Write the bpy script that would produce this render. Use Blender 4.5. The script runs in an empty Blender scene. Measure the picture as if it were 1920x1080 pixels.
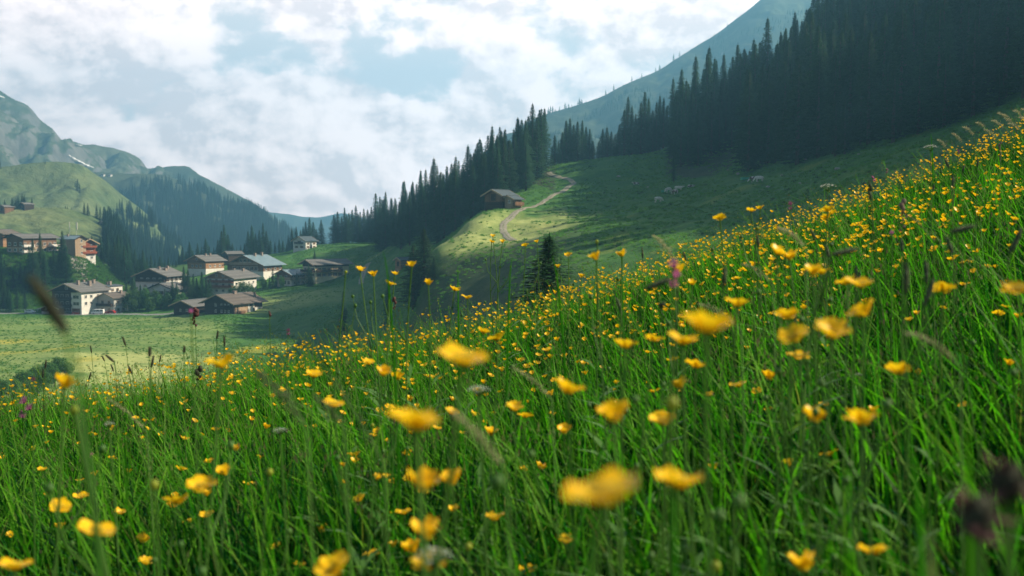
import bpy, math, random
import numpy as np
from mathutils import Vector, Matrix

random.seed(11)
rng = np.random.default_rng(11)
R = math.radians
col = bpy.context.scene.collection
scene = bpy.context.scene

# ------------------------------------------------------------------ camera model
FPX = 1867.0          # focal length in pixels of the 1920 px wide frame (35 mm lens)
HOR = 430.0           # image row of the horizon
PITCH = math.atan((540.0 - HOR) / FPX)

def ray(px, py):
    """direction through an image point, scaled so that its y component is 1"""
    dx = (px - 960.0) / FPX
    dv = (540.0 - py) / FPX
    yy = math.cos(PITCH) + dv * math.sin(PITCH)
    return dx / yy, (dv * math.cos(PITCH) - math.sin(PITCH)) / yy

def at(px, py, Y):
    a, b = ray(px, py)
    return Vector((a * Y, Y, b * Y))

# ------------------------------------------------------------------ noise
_perm = rng.permutation(4096)
_gang = rng.random(4096) * 2 * math.pi

def perlin(x, y):
    xi = np.floor(x).astype(np.int64); yi = np.floor(y).astype(np.int64)
    xf = x - xi; yf = y - yi
    u = xf * xf * xf * (xf * (xf * 6 - 15) + 10)
    v = yf * yf * yf * (yf * (yf * 6 - 15) + 10)
    def g(ix, iy, fx, fy):
        a = _gang[_perm[(ix + _perm[iy & 4095]) & 4095]]
        return np.cos(a) * fx + np.sin(a) * fy
    n00 = g(xi, yi, xf, yf); n10 = g(xi + 1, yi, xf - 1, yf)
    n01 = g(xi, yi + 1, xf, yf - 1); n11 = g(xi + 1, yi + 1, xf - 1, yf - 1)
    a = n00 + u * (n10 - n00); b = n01 + u * (n11 - n01)
    return (a + v * (b - a)) * 1.4

def fbm(x, y, octs=4, gain=.5):
    s = 0; a = 1.0
    for k in range(octs):
        s = s + a * perlin(x * 2 ** k + 17.3 * k, y * 2 ** k - 9.1 * k)
        a *= gain
    return s

def smooth(a, b, v):
    t = np.clip((v - a) / (b - a), 0, 1)
    return t * t * (3 - 2 * t)

def pchip_slopes(x, y):
    """x, y: [..., K] increasing x; monotone slopes"""
    h = np.diff(x, axis=-1); d = np.diff(y, axis=-1) / h
    m = np.zeros_like(y)
    w1 = 2 * h[..., 1:] + h[..., :-1]; w2 = h[..., 1:] + 2 * h[..., :-1]
    with np.errstate(divide='ignore', invalid='ignore'):
        mm = (w1 + w2) / (w1 / d[..., :-1] + w2 / d[..., 1:])
    ok = (d[..., :-1] * d[..., 1:]) > 0
    m[..., 1:-1] = np.where(ok, mm, 0)
    m[..., 0] = d[..., 0]; m[..., -1] = d[..., -1]
    return m

def pchip(xq, x, y):
    m = pchip_slopes(x, y)
    i = np.clip(np.searchsorted(x, xq) - 1, 0, len(x) - 2)
    h = x[i + 1] - x[i]; t = np.clip((xq - x[i]) / h, 0, 1)
    return ((2 * t ** 3 - 3 * t ** 2 + 1) * y[i] + (t ** 3 - 2 * t ** 2 + t) * h * m[i]
            + (-2 * t ** 3 + 3 * t ** 2) * y[i + 1] + (t ** 3 - t ** 2) * h * m[i + 1])

# ------------------------------------------------------------------ terrain height
def meadow(x, y):
    xc = np.clip(x, -7, 8)
    z = -0.86 + 0.19 * x + 0.020 * xc * xc
    yc = np.clip(5.6 + 0.5 * x, 3.6, 8.5)
    d = np.maximum(0, y - yc)
    z = z - np.where(d < 6, 0.02 * d * d, 0.72 + (d - 6) * 0.24)
    z = z - .13 * smooth(2.2, -.3, x) * smooth(2.0, 4.2, y)
    z = z + 0.035 * perlin(x * .9, y * .9) + 0.02 * perlin(x * 2.3 + 5, y * 2.3)
    return z

def zp(py, Y):
    return ray(960, py)[1] * Y

# columns of the valley: image column -> ten feature points (distance, height)
def P(Y, py): return (Y, zp(py, Y))
COLS = {
 -500: [(60,-14),(150,-34),(240,-35.5),(330,-35),(425,-35),(445,-28),(465,-12),(500,-8),(640,-4),(1500,-45)],
 -100: [(60,-14),(150,-34),(240,-35.5),(330,-35),P(425,587),P(442,540),P(458,474),P(495,458),(640,-4),(1500,-45)],
    0: [(60,-14),(150,-34),(240,-35.5),(330,-35.5),P(425,587),P(442,545),P(458,476),P(495,458),(640,-5),(1500,-45)],
  100: [(60,-14),(150,-34),(240,-35.5),(330,-36),P(425,585),P(445,558),P(460,478),P(498,460),(640,-14),(1500,-50)],
  165: [(60,-14),(150,-34),(240,-35.5),(330,-36),P(425,584),P(448,566),P(466,482),P(505,464),(640,-26),(1500,-55)],
  220: [(60,-14),(150,-34),(240,-35.5),(330,-36),P(420,586),P(450,572),P(490,540),P(540,512),(660,-40),(1500,-60)],
  300: [(60,-14),(150,-34),(240,-35.5),(330,-36),P(408,590),P(440,562),P(480,535),P(550,503),(670,-42),(1500,-62)],
  400: [(60,-13),(150,-32),(230,-36),P(343,630),P(376,595),P(402,586),P(455,537),P(550,488),(680,-40),(1500,-64)],
  500: [(60,-13),(140,-32),(220,-38),P(338,628),P(384,592),P(418,562),P(462,530),P(550,478),(680,-36),(1500,-64)],
  600: [(60,-12),(130,-32),(220,-41),(320,-38),P(398,557),P(440,536),P(475,515),P(560,460),(680,-30),(1500,-64)],
  700: [(60,-11),(120,-28),(200,-39),(290,-38),P(385,556),P(425,532),P(470,498),P(560,452),(680,-22),(1500,-60)],
  800: [(60,-10),(110,-24),(160,-32),P(212,610),P(234,545),P(256,480),P(345,482),P(450,428),(560,-2),(1500,-40)],
  860: [(60,-9),(100,-20),(146,-27),P(205,582),P(236,500),P(268,438),P(338,434),P(420,402),(540,8),(1500,-30)],
  920: [(55,-8),(95,-16),(140,-21),P(203,540),P(246,462),P(296,394),P(335,391),P(410,370),(540,14),(1500,-20)],
 1000: [(50,-7),(85,-12),(130,-14.5),P(195,492),P(248,446),P(300,393),P(345,362),P(400,324),(540,20),(1500,0)],
 1100: [(45,-6),(80,-9.5),(120,-11),P(185,478),P(238,432),P(290,396),P(340,356),P(405,301),(540,26),(1500,10)],
 1250: [(45,-5),(75,-7),(115,-6.5),P(175,455),P(228,412),P(280,372),P(330,340),P(402,276),(540,36),(1500,30)],
 1400: [(45,-4),(75,-5),(115,-4),P(168,425),P(215,385),P(268,336),P(330,288),P(410,212),(540,62),(1500,50)],
 1550: [(45,-3),(75,-2.5),(110,-.5),P(150,385),P(195,338),P(240,300),P(310,212),P(410,104),(560,90),(1500,70)],
 1700: [(45,-1),(70,.2),(100,2.0),P(140,342),P(180,302),P(220,262),P(300,152),P(410,18),(570,110),(1500,80)],
 1920: [(45,1.5),(70,3.5),(100,6.0),P(140,262),P(178,216),P(215,166),P(290,40),P(400,-110),(560,130),(1500,90)],
 2300: [(45,4),(70,9),(100,19),(140,36),(175,56),(215,80),(280,112),(380,155),(550,175),(1500,90)],  # out of view; slope shaped so its shadow falls on the pasture
}
azs, nodes = [], []
for px in sorted(COLS):
    az = math.degrees(math.atan((px - 960) / FPX)); k = 1 / math.cos(R(az))
    x25 = math.tan(R(az)) * 26
    c = [(26 * k, float(meadow(np.array(x25), np.array(26.0))))] + [(Y * k, z) for Y, z in COLS[px]]
    azs.append(az); nodes.append(c)
def extra(az, lst, after):
    x, y = math.sin(R(az)) * 30, math.cos(R(az)) * 30
    c = [(30, float(meadow(np.array(x), np.array(y))))] + lst
    if after: azs.append(az); nodes.append(c)
    else: azs.insert(0, az); nodes.insert(0, c)
RIGHT = [(55,9.5),(80,14),(110,20),(150,29),(190,38),(230,47),(300,60),(400,72),(600,80),(1500,90)]
extra(48, [(55,7),(80,15),(110,30),(150,50),(190,72),(235,95),(300,125),(400,160),(600,180),(1500,90)], True)  # unseen hillside, steepened to shade the right pasture
extra(62, [(55,9),(80,15),(110,24),(150,42),(190,60),(235,80),(300,112),(400,160),(600,180),(1500,90)], True)  # more unseen hillside raised for shade, below the sun's path to the meadow
extra(80, RIGHT, True); extra(110, RIGHT, True)
extra(150, [(55,5),(80,7),(110,9),(150,12),(190,14),(230,16),(300,20),(400,20),(600,20),(1500,20)], True)
BACK = [(55,-3),(80,-4),(110,-5),(150,-6),(190,-6),(230,-8),(300,-10),(400,-10),(600,-10),(1500,-10)]
extra(180, BACK, True)
LEFT = [(60,-16),(150,-34),(240,-35),(330,-35),(425,-35),(445,-32),(465,-25),(500,-18),(640,-10),(1500,-30)]
extra(-60, LEFT, False); extra(-110, LEFT, False); extra(-180, BACK, False)
azs = np.array(azs); nodes = np.array(nodes)              # [C, K, 2]
AZN = 3600
AZT = np.linspace(-180, 180, AZN + 1)
NR = np.stack([pchip(AZT, azs, nodes[:, k, 0]) for k in range(nodes.shape[1])], 1)
NZ = np.stack([pchip(AZT, azs, nodes[:, k, 1]) for k in range(nodes.shape[1])], 1)
RT = np.concatenate([np.geomspace(20, 130, 60), np.arange(132, 700, 2.0), np.geomspace(702, 1500, 40)])
LR = np.log(NR); SL = pchip_slopes(NR, NZ)
ZT = np.zeros((AZN + 1, len(RT)))
for j, r in enumerate(RT):
    i = np.clip((NR < r).sum(1) - 1, 0, NR.shape[1] - 2)
    a = np.arange(AZN + 1)
    x0, x1, y0, y1 = NR[a, i], NR[a, i + 1], NZ[a, i], NZ[a, i + 1]
    h = x1 - x0; t = np.clip((r - x0) / h, 0, 1)
    ZT[:, j] = ((2*t**3-3*t**2+1)*y0 + (t**3-2*t**2+t)*h*SL[a, i] + (-2*t**3+3*t**2)*y1 + (t**3-t**2)*h*SL[a, i+1])
ker = np.hanning(31); ker /= ker.sum()
for j in range(ZT.shape[1]):      # soften creases between the columns
    ZT[:, j] = np.convolve(np.concatenate([ZT[-16:-1, j], ZT[:, j], ZT[1:16, j]]), ker, 'same')[15:-15]

def ground(x, y):
    x = np.asarray(x, float); y = np.asarray(y, float)
    r = np.hypot(x, y); az = np.degrees(np.arctan2(x, y))
    fa = (az + 180) / 360 * AZN; ia = np.clip(fa.astype(int), 0, AZN - 1); ta = fa - ia
    fr = np.interp(np.clip(r, RT[0], RT[-1]), RT, np.arange(len(RT))); ir = np.clip(fr.astype(int), 0, len(RT) - 2); tr = fr - ir
    z = (ZT[ia, ir] * (1 - ta) + ZT[ia + 1, ir] * ta) * (1 - tr) + (ZT[ia, ir + 1] * (1 - ta) + ZT[ia + 1, ir + 1] * ta) * tr
    w = smooth(30, 110, r)
    flat = smooth(60, 140, -x) * smooth(-31, -34, z)        # the valley floor stays smoother
    z = z + w * (1 - .35 * flat) * (1.5 * fbm(x / 46, y / 46, 2) + .5 * fbm(x / 13 + 3, y / 13, 2) + .12 * perlin(x / 3.1, y / 3.1))
    z = z + w * .45 * perlin(x / 90 + z / 2.6, y / 60 + 4) * (1 - flat)      # cattle terraces
    b = smooth(14, 26, r)
    return meadow(x, y) * (1 - b) + z * b

def gz(x, y): return float(ground(np.array([x]), np.array([y]))[0])
def on(px, Y, dz=0.0):
    x = ray(px, 500)[0] * Y
    return Vector((x, Y, gz(x, Y) + dz))
def hit(px, py, y0=60, y1=620):
    """first ground point seen through an image point"""
    a, b = ray(px, py)
    Y = np.arange(y0, y1, .5)
    g = ground(a * Y, Y)
    k = np.where(g >= b * Y)[0]
    Yh = Y[k[0]] if len(k) else y1
    return Vector((a * Yh, Yh, gz(a * Yh, Yh)))

# ------------------------------------------------------------------ mesh helpers
def link(o): col.objects.link(o); return o
def mesh_np(name, V, F, mat=None, parent=None, smoothf=False, attr=None):
    """V [n,3]; F list of face arrays ([m,3] or [m,4])"""
    if not isinstance(F, list): F = [F]
    me = bpy.data.meshes.new(name)
    nl = sum(f.size for f in F); nf = sum(len(f) for f in F)
    me.vertices.add(len(V)); me.vertices.foreach_set('co', np.asarray(V, np.float32).ravel())
    me.loops.add(nl); me.loops.foreach_set('vertex_index', np.concatenate([f.ravel() for f in F]).astype(np.int32))
    me.polygons.add(nf)
    tot = np.concatenate([np.full(len(f), f.shape[1], np.int32) for f in F])
    me.polygons.foreach_set('loop_start', np.concatenate([[0], np.cumsum(tot)[:-1]]).astype(np.int32))
    me.update(calc_edges=True)
    if smoothf: me.polygons.foreach_set('use_smooth', np.ones(nf, bool))
    if attr is not None:
        for k, val in attr.items():
            c = me.color_attributes.new(k, 'FLOAT_COLOR', 'POINT')
            c.data.foreach_set('color', np.asarray(val, np.float32).ravel())
    o = bpy.data.objects.new(name, me)
    if mat is not None: me.materials.append(mat)
    if parent is not None: o.parent = parent
    return link(o)

class MB:
    def __init__(s): s.v = []; s.f = []
    def box(s, x0, x1, y0, y1, z0, z1):
        n = len(s.v)
        s.v += [(x0,y0,z0),(x1,y0,z0),(x1,y1,z0),(x0,y1,z0),(x0,y0,z1),(x1,y0,z1),(x1,y1,z1),(x0,y1,z1)]
        s.f += [tuple(n + i for i in q) for q in ((0,3,2,1),(4,5,6,7),(0,1,5,4),(1,2,6,5),(2,3,7,6),(3,0,4,7))]
        return s
    def prism(s, poly, y0, y1):
        """polygon in x,z extruded along y"""
        n = len(s.v); m = len(poly)
        s.v += [(x, y0, z) for x, z in poly] + [(x, y1, z) for x, z in poly]
        s.f += [tuple(range(n, n + m)), tuple(reversed(range(n + m, n + 2 * m)))]
        s.f += [(n + i, n + m + i, n + m + (i + 1) % m, n + (i + 1) % m) for i in range(m)]
        return s
    def tube(s, pts, rad, seg=6, cap=True):
        n = len(s.v); m = len(pts)
        for i, p in enumerate(pts):
            p = Vector(p)
            d = (Vector(pts[min(i + 1, m - 1)]) - Vector(pts[max(i - 1, 0)])).normalized()
            a = d.orthogonal().normalized() if abs(d.z) > .99 else d.cross(Vector((0, 0, 1))).normalized()
            b = d.cross(a)
            r = rad[i] if hasattr(rad, '__len__') else rad
            for k in range(seg):
                t = 2 * math.pi * k / seg
                s.v.append(tuple(p + (a * math.cos(t) + b * math.sin(t)) * r))
        for i in range(m - 1):
            for k in range(seg):
                k2 = (k + 1) % seg
                s.f.append((n + i * seg + k, n + i * seg + k2, n + (i + 1) * seg + k2, n + (i + 1) * seg + k))
        if cap:
            s.f.append(tuple(reversed(range(n, n + seg)))); s.f.append(tuple(range(n + (m - 1) * seg, n + m * seg)))
        return s
    def ball(s, c, r, sx=1, sy=1, sz=1, nu=8, nv=5, bump=0):
        n = len(s.v); c = Vector(c)
        s.v.append(tuple(c + Vector((0, 0, r * sz))))
        for j in range(1, nv):
            ph = math.pi * j / nv
            for i in range(nu):
                th = 2 * math.pi * i / nu; q = r * (1 + bump * random.uniform(-1, 1))
                s.v.append(tuple(c + Vector((q*sx*math.sin(ph)*math.cos(th), q*sy*math.sin(ph)*math.sin(th), q*sz*math.cos(ph)))))
        s.v.append(tuple(c - Vector((0, 0, r * sz))))
        last = len(s.v) - 1
        for i in range(nu):
            s.f.append((n, n + 1 + i, n + 1 + (i + 1) % nu))
            s.f.append((last, last - nu + (i + 1) % nu, last - nu + i))
        for j in range(nv - 2):
            for i in range(nu):
                a = n + 1 + j * nu
                s.f.append((a + i, a + nu + i, a + nu + (i + 1) % nu, a + (i + 1) % nu))
        return s
    def quad(s, a, b, c, d):
        n = len(s.v); s.v += [tuple(a), tuple(b), tuple(c), tuple(d)]; s.f.append((n, n+1, n+2, n+3)); return s
    def tri(s, a, b, c):
        n = len(s.v); s.v += [tuple(a), tuple(b), tuple(c)]; s.f.append((n, n+1, n+2)); return s
    def mesh(s, name, mat, smoothf=False):
        me = bpy.data.meshes.new(name); me.from_pydata(s.v, [], s.f); me.materials.append(mat)
        if smoothf: me.polygons.foreach_set('use_smooth', [True] * len(me.polygons))
        me.update(); return me
    def build(s, name, mat, parent=None, smoothf=False):
        o = bpy.data.objects.new(name, s.mesh(name, mat, smoothf))
        if parent is not None: o.parent = parent
        return link(o)

def tag(o, label=None, cat=None, group=None, kind=None):
    if label: o['label'] = label
    if cat: o['category'] = cat
    if group: o['group'] = group
    if kind: o['kind'] = kind
    return o
def empty(name, loc=(0, 0, 0), rz=0.0, label=None, cat=None, group=None):
    o = bpy.data.objects.new(name, None); o.location = loc; o.rotation_euler = (0, 0, rz)
    o.empty_display_size = .2
    return tag(link(o), label, cat, group)
def shared(name, me, parent=None):
    o = bpy.data.objects.new(name, me)
    if parent is not None: o.parent = parent
    return link(o)
def copy_tree(o, parent=None):
    c = o.copy(); col.objects.link(c)
    if parent is not None: c.parent = parent
    for ch in list(o.children): copy_tree(ch, c)
    return c

# ------------------------------------------------------------------ materials
def new_mat(name):
    m = bpy.data.materials.new(name); m.use_nodes = True
    nt = m.node_tree; nt.nodes.clear()
    return m, nt, nt.nodes, nt.links
def ramp(N, L, src, stops):
    r = N.new('ShaderNodeValToRGB'); e = r.color_ramp.elements
    while len(e) < len(stops): e.new(.5)
    for q, (p, c) in zip(e, stops): q.position = p; q.color = (*c, 1) if len(c) == 3 else c
    L.new(src, r.inputs[0]); return r.outputs[0]
def noise(N, L, scale, detail=4, rough=.55, vec=None, dist=0):
    n = N.new('ShaderNodeTexNoise'); n.inputs['Scale'].default_value = scale
    n.inputs['Detail'].default_value = detail; n.inputs['Roughness'].default_value = rough
    n.inputs['Distortion'].default_value = dist
    if vec is not None: L.new(vec, n.inputs['Vector'])
    return n.outputs['Fac']
def coords(N, kind='Object'):
    return N.new('ShaderNodeTexCoord').outputs[kind]
def mapping(N, L, vec, scale=(1, 1, 1), rot=(0, 0, 0), loc=(0, 0, 0)):
    m = N.new('ShaderNodeMapping'); L.new(vec, m.inputs['Vector'])
    m.inputs['Scale'].default_value = scale; m.inputs['Rotation'].default_value = rot; m.inputs['Location'].default_value = loc
    return m.outputs[0]
def mixc(N, L, fac, a, b, mode='MIX'):
    m = N.new('ShaderNodeMix'); m.data_type = 'RGBA'; m.blend_type = mode
    for s, v in ((m.inputs[0], fac), (m.inputs[6], a), (m.inputs[7], b)):
        if hasattr(v, 'is_linked') or hasattr(v, 'links'): L.new(v, s)
        elif isinstance(v, (int, float)): s.default_value = v
        else: s.default_value = (*v, 1) if len(v) == 3 else v
    return m.outputs[2]
def math_(N, L, op, a, b=None, c=None, clamp=False):
    m = N.new('ShaderNodeMath'); m.operation = op; m.use_clamp = clamp
    for s, v in zip(m.inputs, (a, b, c)):
        if v is None: continue
        if isinstance(v, (int, float)): s.default_value = v
        else: L.new(v, s)
    return m.outputs[0]
def principled(N, L, color, rough=.8, bump=None, bumps=.3, spec=.3, metal=0, bd=.02):
    b = N.new('ShaderNodeBsdfPrincipled')
    if hasattr(color, 'links'): L.new(color, b.inputs['Base Color'])
    else: b.inputs['Base Color'].default_value = (*color, 1)
    b.inputs['Roughness'].default_value = rough; b.inputs['Specular IOR Level'].default_value = spec
    b.inputs['Metallic'].default_value = metal
    if bump is not None:
        bp = N.new('ShaderNodeBump'); bp.inputs['Strength'].default_value = bumps; bp.inputs['Distance'].default_value = bd
        L.new(bump, bp.inputs['Height']); L.new(bp.outputs[0], b.inputs['Normal'])
    return b.outputs[0]
def out(N, L, sh):
    o = N.new('ShaderNodeOutputMaterial'); L.new(sh, o.inputs[0])

def leaf_mat(name, c0, c1, trans=(.2, .4, .03), tw=.4, scale=3.0, rough=.55, spec=.3, attr=None, rnd=True):
    """leaves, needles and petals: diffuse, translucent and a little gloss"""
    m, nt, N, L = new_mat(name)
    n = noise(N, L, scale, 3, .6, coords(N))
    c = ramp(N, L, n, [(.3, c0), (.7, c1)])
    if attr:
        a = N.new('ShaderNodeAttribute'); a.attribute_name = attr
        c = mixc(N, L, 1.0, c, a.outputs['Color'], 'MULTIPLY')
    if rnd:
        oi = N.new('ShaderNodeObjectInfo')
        h = N.new('ShaderNodeHueSaturation'); L.new(c, h.inputs['Color'])
        h.inputs['Hue'].default_value = .5
        v = math_(N, L, 'MULTIPLY_ADD', oi.outputs['Random'], .5, .75); L.new(v, h.inputs['Value'])
        hh = math_(N, L, 'MULTIPLY_ADD', oi.outputs['Random'], .03, .485); L.new(hh, h.inputs['Hue'])
        c = h.outputs[0]
    p = principled(N, L, c, rough, spec=spec)
    t = N.new('ShaderNodeBsdfTranslucent')
    tc = mixc(N, L, 1.0, c, trans, 'MULTIPLY') if attr else mixc(N, L, .7, c, trans)
    L.new(tc, t.inputs[0])
    mx = N.new('ShaderNodeMixShader'); mx.inputs[0].default_value = tw
    L.new(p, mx.inputs[1]); L.new(t.outputs[0], mx.inputs[2]); out(N, L, mx.outputs[0])
    return m

def noisy(name, c0, c1, scale=4.0, rough=.85, bs=.3, stretch=(1, 1, 1), spec=.25, metal=0, lo=.3, hi=.7, bd=.03):
    m, nt, N, L = new_mat(name)
    v = mapping(N, L, coords(N), stretch)
    n = noise(N, L, scale, 6, .6, v)
    c = ramp(N, L, n, [(lo, c0), (hi, c1)])
    out(N, L, principled(N, L, c, rough, n, bs, spec, metal, bd)); return m

def planks(name, c0, c1, axis='z', w=.25, rough=.85):
    """boards: narrow strips with dark joints and grain"""
    m, nt, N, L = new_mat(name)
    tc = coords(N)
    sx = N.new('ShaderNodeSeparateXYZ'); L.new(tc, sx.inputs[0])
    if axis == 'z': q = sx.outputs[2]
    else: q = math_(N, L, 'ADD', sx.outputs[0], sx.outputs[1])
    f = math_(N, L, 'DIVIDE', q, w)
    fr = math_(N, L, 'FRACT', f); fl = math_(N, L, 'FLOOR', f)
    wn = N.new('ShaderNodeTexWhiteNoise'); wn.noise_dimensions = '1D'; L.new(fl, wn.inputs['W'])
    g = noise(N, L, 3, 6, .65, mapping(N, L, tc, (1, 1, 6) if axis == 'z' else (5, 5, .5)))
    mixv = math_(N, L, 'MULTIPLY_ADD', wn.outputs[0], .5, math_(N, L, 'MULTIPLY', g, .6))
    c = ramp(N, L, mixv, [(.25, c0), (.85, c1)])
    j = math_(N, L, 'LESS_THAN', fr, .1)
    c2 = mixc(N, L, j, c, tuple(k * .3 for k in c0))
    hgt = math_(N, L, 'SUBTRACT', 1.0, j)
    out(N, L, principled(N, L, c2, rough, hgt, .5, .2, 0, .03)); return m

M = {}
M['spruce'] = leaf_mat('spruce_needles', (.008, .034, .012), (.030, .085, .022), (.06, .15, .02), .22, .8, .7, .15)
M['leafy'] = leaf_mat('broad_leaves', (.018, .06, .012), (.06, .14, .025), (.14, .3, .03), .3, 1.5, .6, .2)
M['bark'] = noisy('bark', (.05, .035, .025), (.12, .09, .07), 5, .95, .6, (1, 1, .3))
M['blade'] = leaf_mat('grass_blade', (.7, .75, .6), (1.1, 1.1, 1.0), (1.0, 1.8, .4), .42, 3, .55, .06, attr='tone', rnd=False)
M['petal'] = leaf_mat('buttercup_petal', (.90, .50, .004), (.96, .62, .008), (1.0, .68, .015), .40, 60, .4, .35, rnd=False)
M['flowerheart'] = noisy('flower_heart', (.45, .32, .02), (.6, .45, .04), 300, .7)
M['stem'] = leaf_mat('flower_stem', (.045, .13, .02), (.09, .2, .035), (.2, .4, .04), .3, 20, .5, .3, rnd=False)
M['bud'] = leaf_mat('flower_bud', (.18, .25, .02), (.35, .38, .03), (.5, .5, .04), .3, 80, .5, .3, rnd=False)
M['pink'] = leaf_mat('pink_petal', (.42, .06, .22), (.62, .14, .38), (.7, .15, .4), .35, 80, .5, .3, rnd=False)
M['purple'] = leaf_mat('purple_petal', (.16, .03, .10), (.3, .07, .2), (.4, .08, .25), .3, 80, .6, .2, rnd=False)
M['calyx'] = noisy('dark_calyx', (.05, .02, .022), (.12, .05, .05), 60, .8)
M['darkhead'] = noisy('dark_seed_head', (.012, .016, .010), (.06, .065, .04), 90, .9, .5)
M['foxtail'] = noisy('foxtail_head', (.035, .06, .03), (.14, .17, .09), 220, .9, .6)
M['straw'] = leaf_mat('dry_straw', (.30, .27, .14), (.45, .40, .24), (.5, .45, .25), .3, 60, .7, .2, rnd=False)
M['white'] = leaf_mat('white_floret', (.55, .58, .52), (.8, .8, .76), (.8, .8, .75), .3, 60, .7, .2, rnd=False)
M['brownpod'] = noisy('seed_pod', (.10, .06, .045), (.28, .19, .14), 70, .8)
M['wood_dark'] = planks('dark_timber', (.022, .014, .010), (.06, .038, .027))
M['wood_brown'] = planks('brown_timber', (.10, .05, .025), (.22, .12, .065), 'x', .22)
M['wood_orange'] = planks('larch_timber', (.20, .105, .05), (.34, .19, .10))
M['wood_tan'] = planks('tan_cladding', (.28, .19, .12), (.40, .29, .20), 'x', .3)
M['wood_red'] = planks('red_timber', (.16, .04, .02), (.30, .085, .04))
M['plaster'] = noisy('white_plaster', (.50, .47, .43), (.66, .63, .58), .8, .9, .1)
M['plaster_cream'] = noisy('cream_plaster', (.50, .43, .26), (.66, .58, .38), .8, .9, .1)
M['plaster_grey'] = noisy('grey_plaster', (.30, .29, .27), (.42, .40, .37), .8, .9, .1)
M['roof_grey'] = planks('grey_roof', (.10, .095, .09), (.19, .18, .175), 'z', .18)
M['roof_brown'] = planks('weathered_brown_roof', (.085, .07, .06), (.17, .14, .12), 'z', .16)
M['roof_blue'] = noisy('blue_metal_roof', (.09, .15, .18), (.17, .24, .27), .6, .5, .1, spec=.5)
M['roof_dark'] = noisy('dark_slate_roof', (.035, .05, .06), (.08, .10, .11), 2, .6, .2)
M['trim'] = noisy('pale_timber_trim', (.32, .22, .13), (.46, .34, .22), 4, .8)
M['chimney'] = noisy('chimney_render', (.16, .12, .10), (.30, .24, .20), 3, .9)
M['steel'] = noisy('galvanised_steel', (.45, .46, .48), (.62, .63, .64), 6, .4, .05, spec=.5, metal=.6)
M['shutter'] = noisy('dark_shutter', (.04, .05, .045), (.08, .09, .08), 5, .7)
M['stone'] = noisy('rubble_stone', (.16, .15, .13), (.42, .39, .34), 2.2, .95, .8)
def track_mat():
    m, nt, N, L = new_mat('gravel_track'); tc = coords(N)
    a = N.new('ShaderNodeAttribute'); a.attribute_name = 'tone'; s = N.new('ShaderNodeSeparateColor'); L.new(a.outputs['Color'], s.inputs[0])
    n = noise(N, L, 1.1, 6, .7, tc); n2 = noise(N, L, .35, 5, .7, tc)
    c = ramp(N, L, n, [(.3, (.17, .155, .12)), (.7, (.33, .30, .235))])
    f = math_(N, L, 'MULTIPLY', math_(N, L, 'SUBTRACT', math_(N, L, 'ADD', s.outputs[0], n2), .92), 5, clamp=True)
    c = mixc(N, L, f, c, (.08, .13, .035))
    out(N, L, principled(N, L, c, .95, n, .5, .1, 0, .05)); return m
M['gravel'] = track_mat()
M['asphalt'] = noisy('old_asphalt', (.16, .16, .16), (.25, .25, .24), .8, .9, .2)
M['rubber'] = noisy('tyre_rubber', (.01, .01, .01), (.025, .025, .025), 20, .8)
M['van'] = noisy('white_paint', (.68, .68, .67), (.78, .78, .77), 1, .3, .02, spec=.5)
M['redpaint'] = noisy('red_paint', (.25, .015, .012), (.33, .02, .016), 1, .3, .02, spec=.5)
M['darkpaint'] = noisy('dark_paint', (.03, .03, .035), (.06, .06, .07), 1, .3, .02, spec=.5)
M['greenplastic'] = noisy('green_plastic', (.04, .28, .16), (.07, .38, .22), 2, .5)
M['cow_pale'] = noisy('pale_cow_hide', (.50, .45, .38), (.72, .68, .60), 2.4, .9)
M['cow_brown'] = noisy('patched_cow_hide', (.10, .06, .04), (.70, .66, .60), 1.6, .9, lo=.47, hi=.53)
def glass():
    m, nt, N, L = new_mat('window_glass')
    out(N, L, principled(N, L, (.02, .028, .035), .12, spec=.8)); return m
M['glass'] = glass()

def terrain_mat():
    m, nt, N, L = new_mat('pasture_grass')
    tc = coords(N)
    a = N.new('ShaderNodeAttribute'); a.attribute_name = 'field'
    sep = N.new('ShaderNodeSeparateColor'); L.new(a.outputs['Color'], sep.inputs[0])
    big = noise(N, L, .018, 5, .6, tc)
    mid = noise(N, L, .16, 6, .65, mapping(N, L, tc, (1, 1, 2.5)))
    fine = noise(N, L, 1.6, 5, .7, tc)
    c = ramp(N, L, mid, [(.28, (.022, .10, .020)), (.5, (.050, .155, .024)), (.75, (.11, .22, .035))])
    c = mixc(N, L, math_(N, L, 'MULTIPLY', big, .7), c, (.075, .165, .035))
    dark = ramp(N, L, fine, [(.33, (.55, .6, .5)), (.62, (1.12, 1.1, 1.05))])
    c = mixc(N, L, 1.0, c, dark, 'MULTIPLY')
    hay = ramp(N, L, noise(N, L, .5, 6, .7, tc), [(.3, (.24, .29, .08)), (.7, (.44, .46, .17))])
    c = mixc(N, L, sep.outputs[0], c, hay)                                    # flowering hay meadow, also painted sunlight
    yel = math_(N, L, 'MULTIPLY', sep.outputs[1], ramp(N, L, noise(N, L, 2.2, 4, .7, tc), [(.42, (0, 0, 0)), (.56, (1, 1, 1))]))
    c = mixc(N, L, yel, c, (.55, .42, .03))                                   # patches of yellow flowers
    c = mixc(N, L, sep.outputs[2], c, ramp(N, L, mid, [(.3, (.028, .045, .02)), (.7, (.06, .075, .032))]))   # forest floor, rough ground, darker ravine
    h = math_(N, L, 'ADD', fine, math_(N, L, 'MULTIPLY', mid, 1.5))
    out(N, L, principled(N, L, c, .95, h, .55, .12, 0, .5)); return m
M['terrain'] = terrain_mat()

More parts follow.
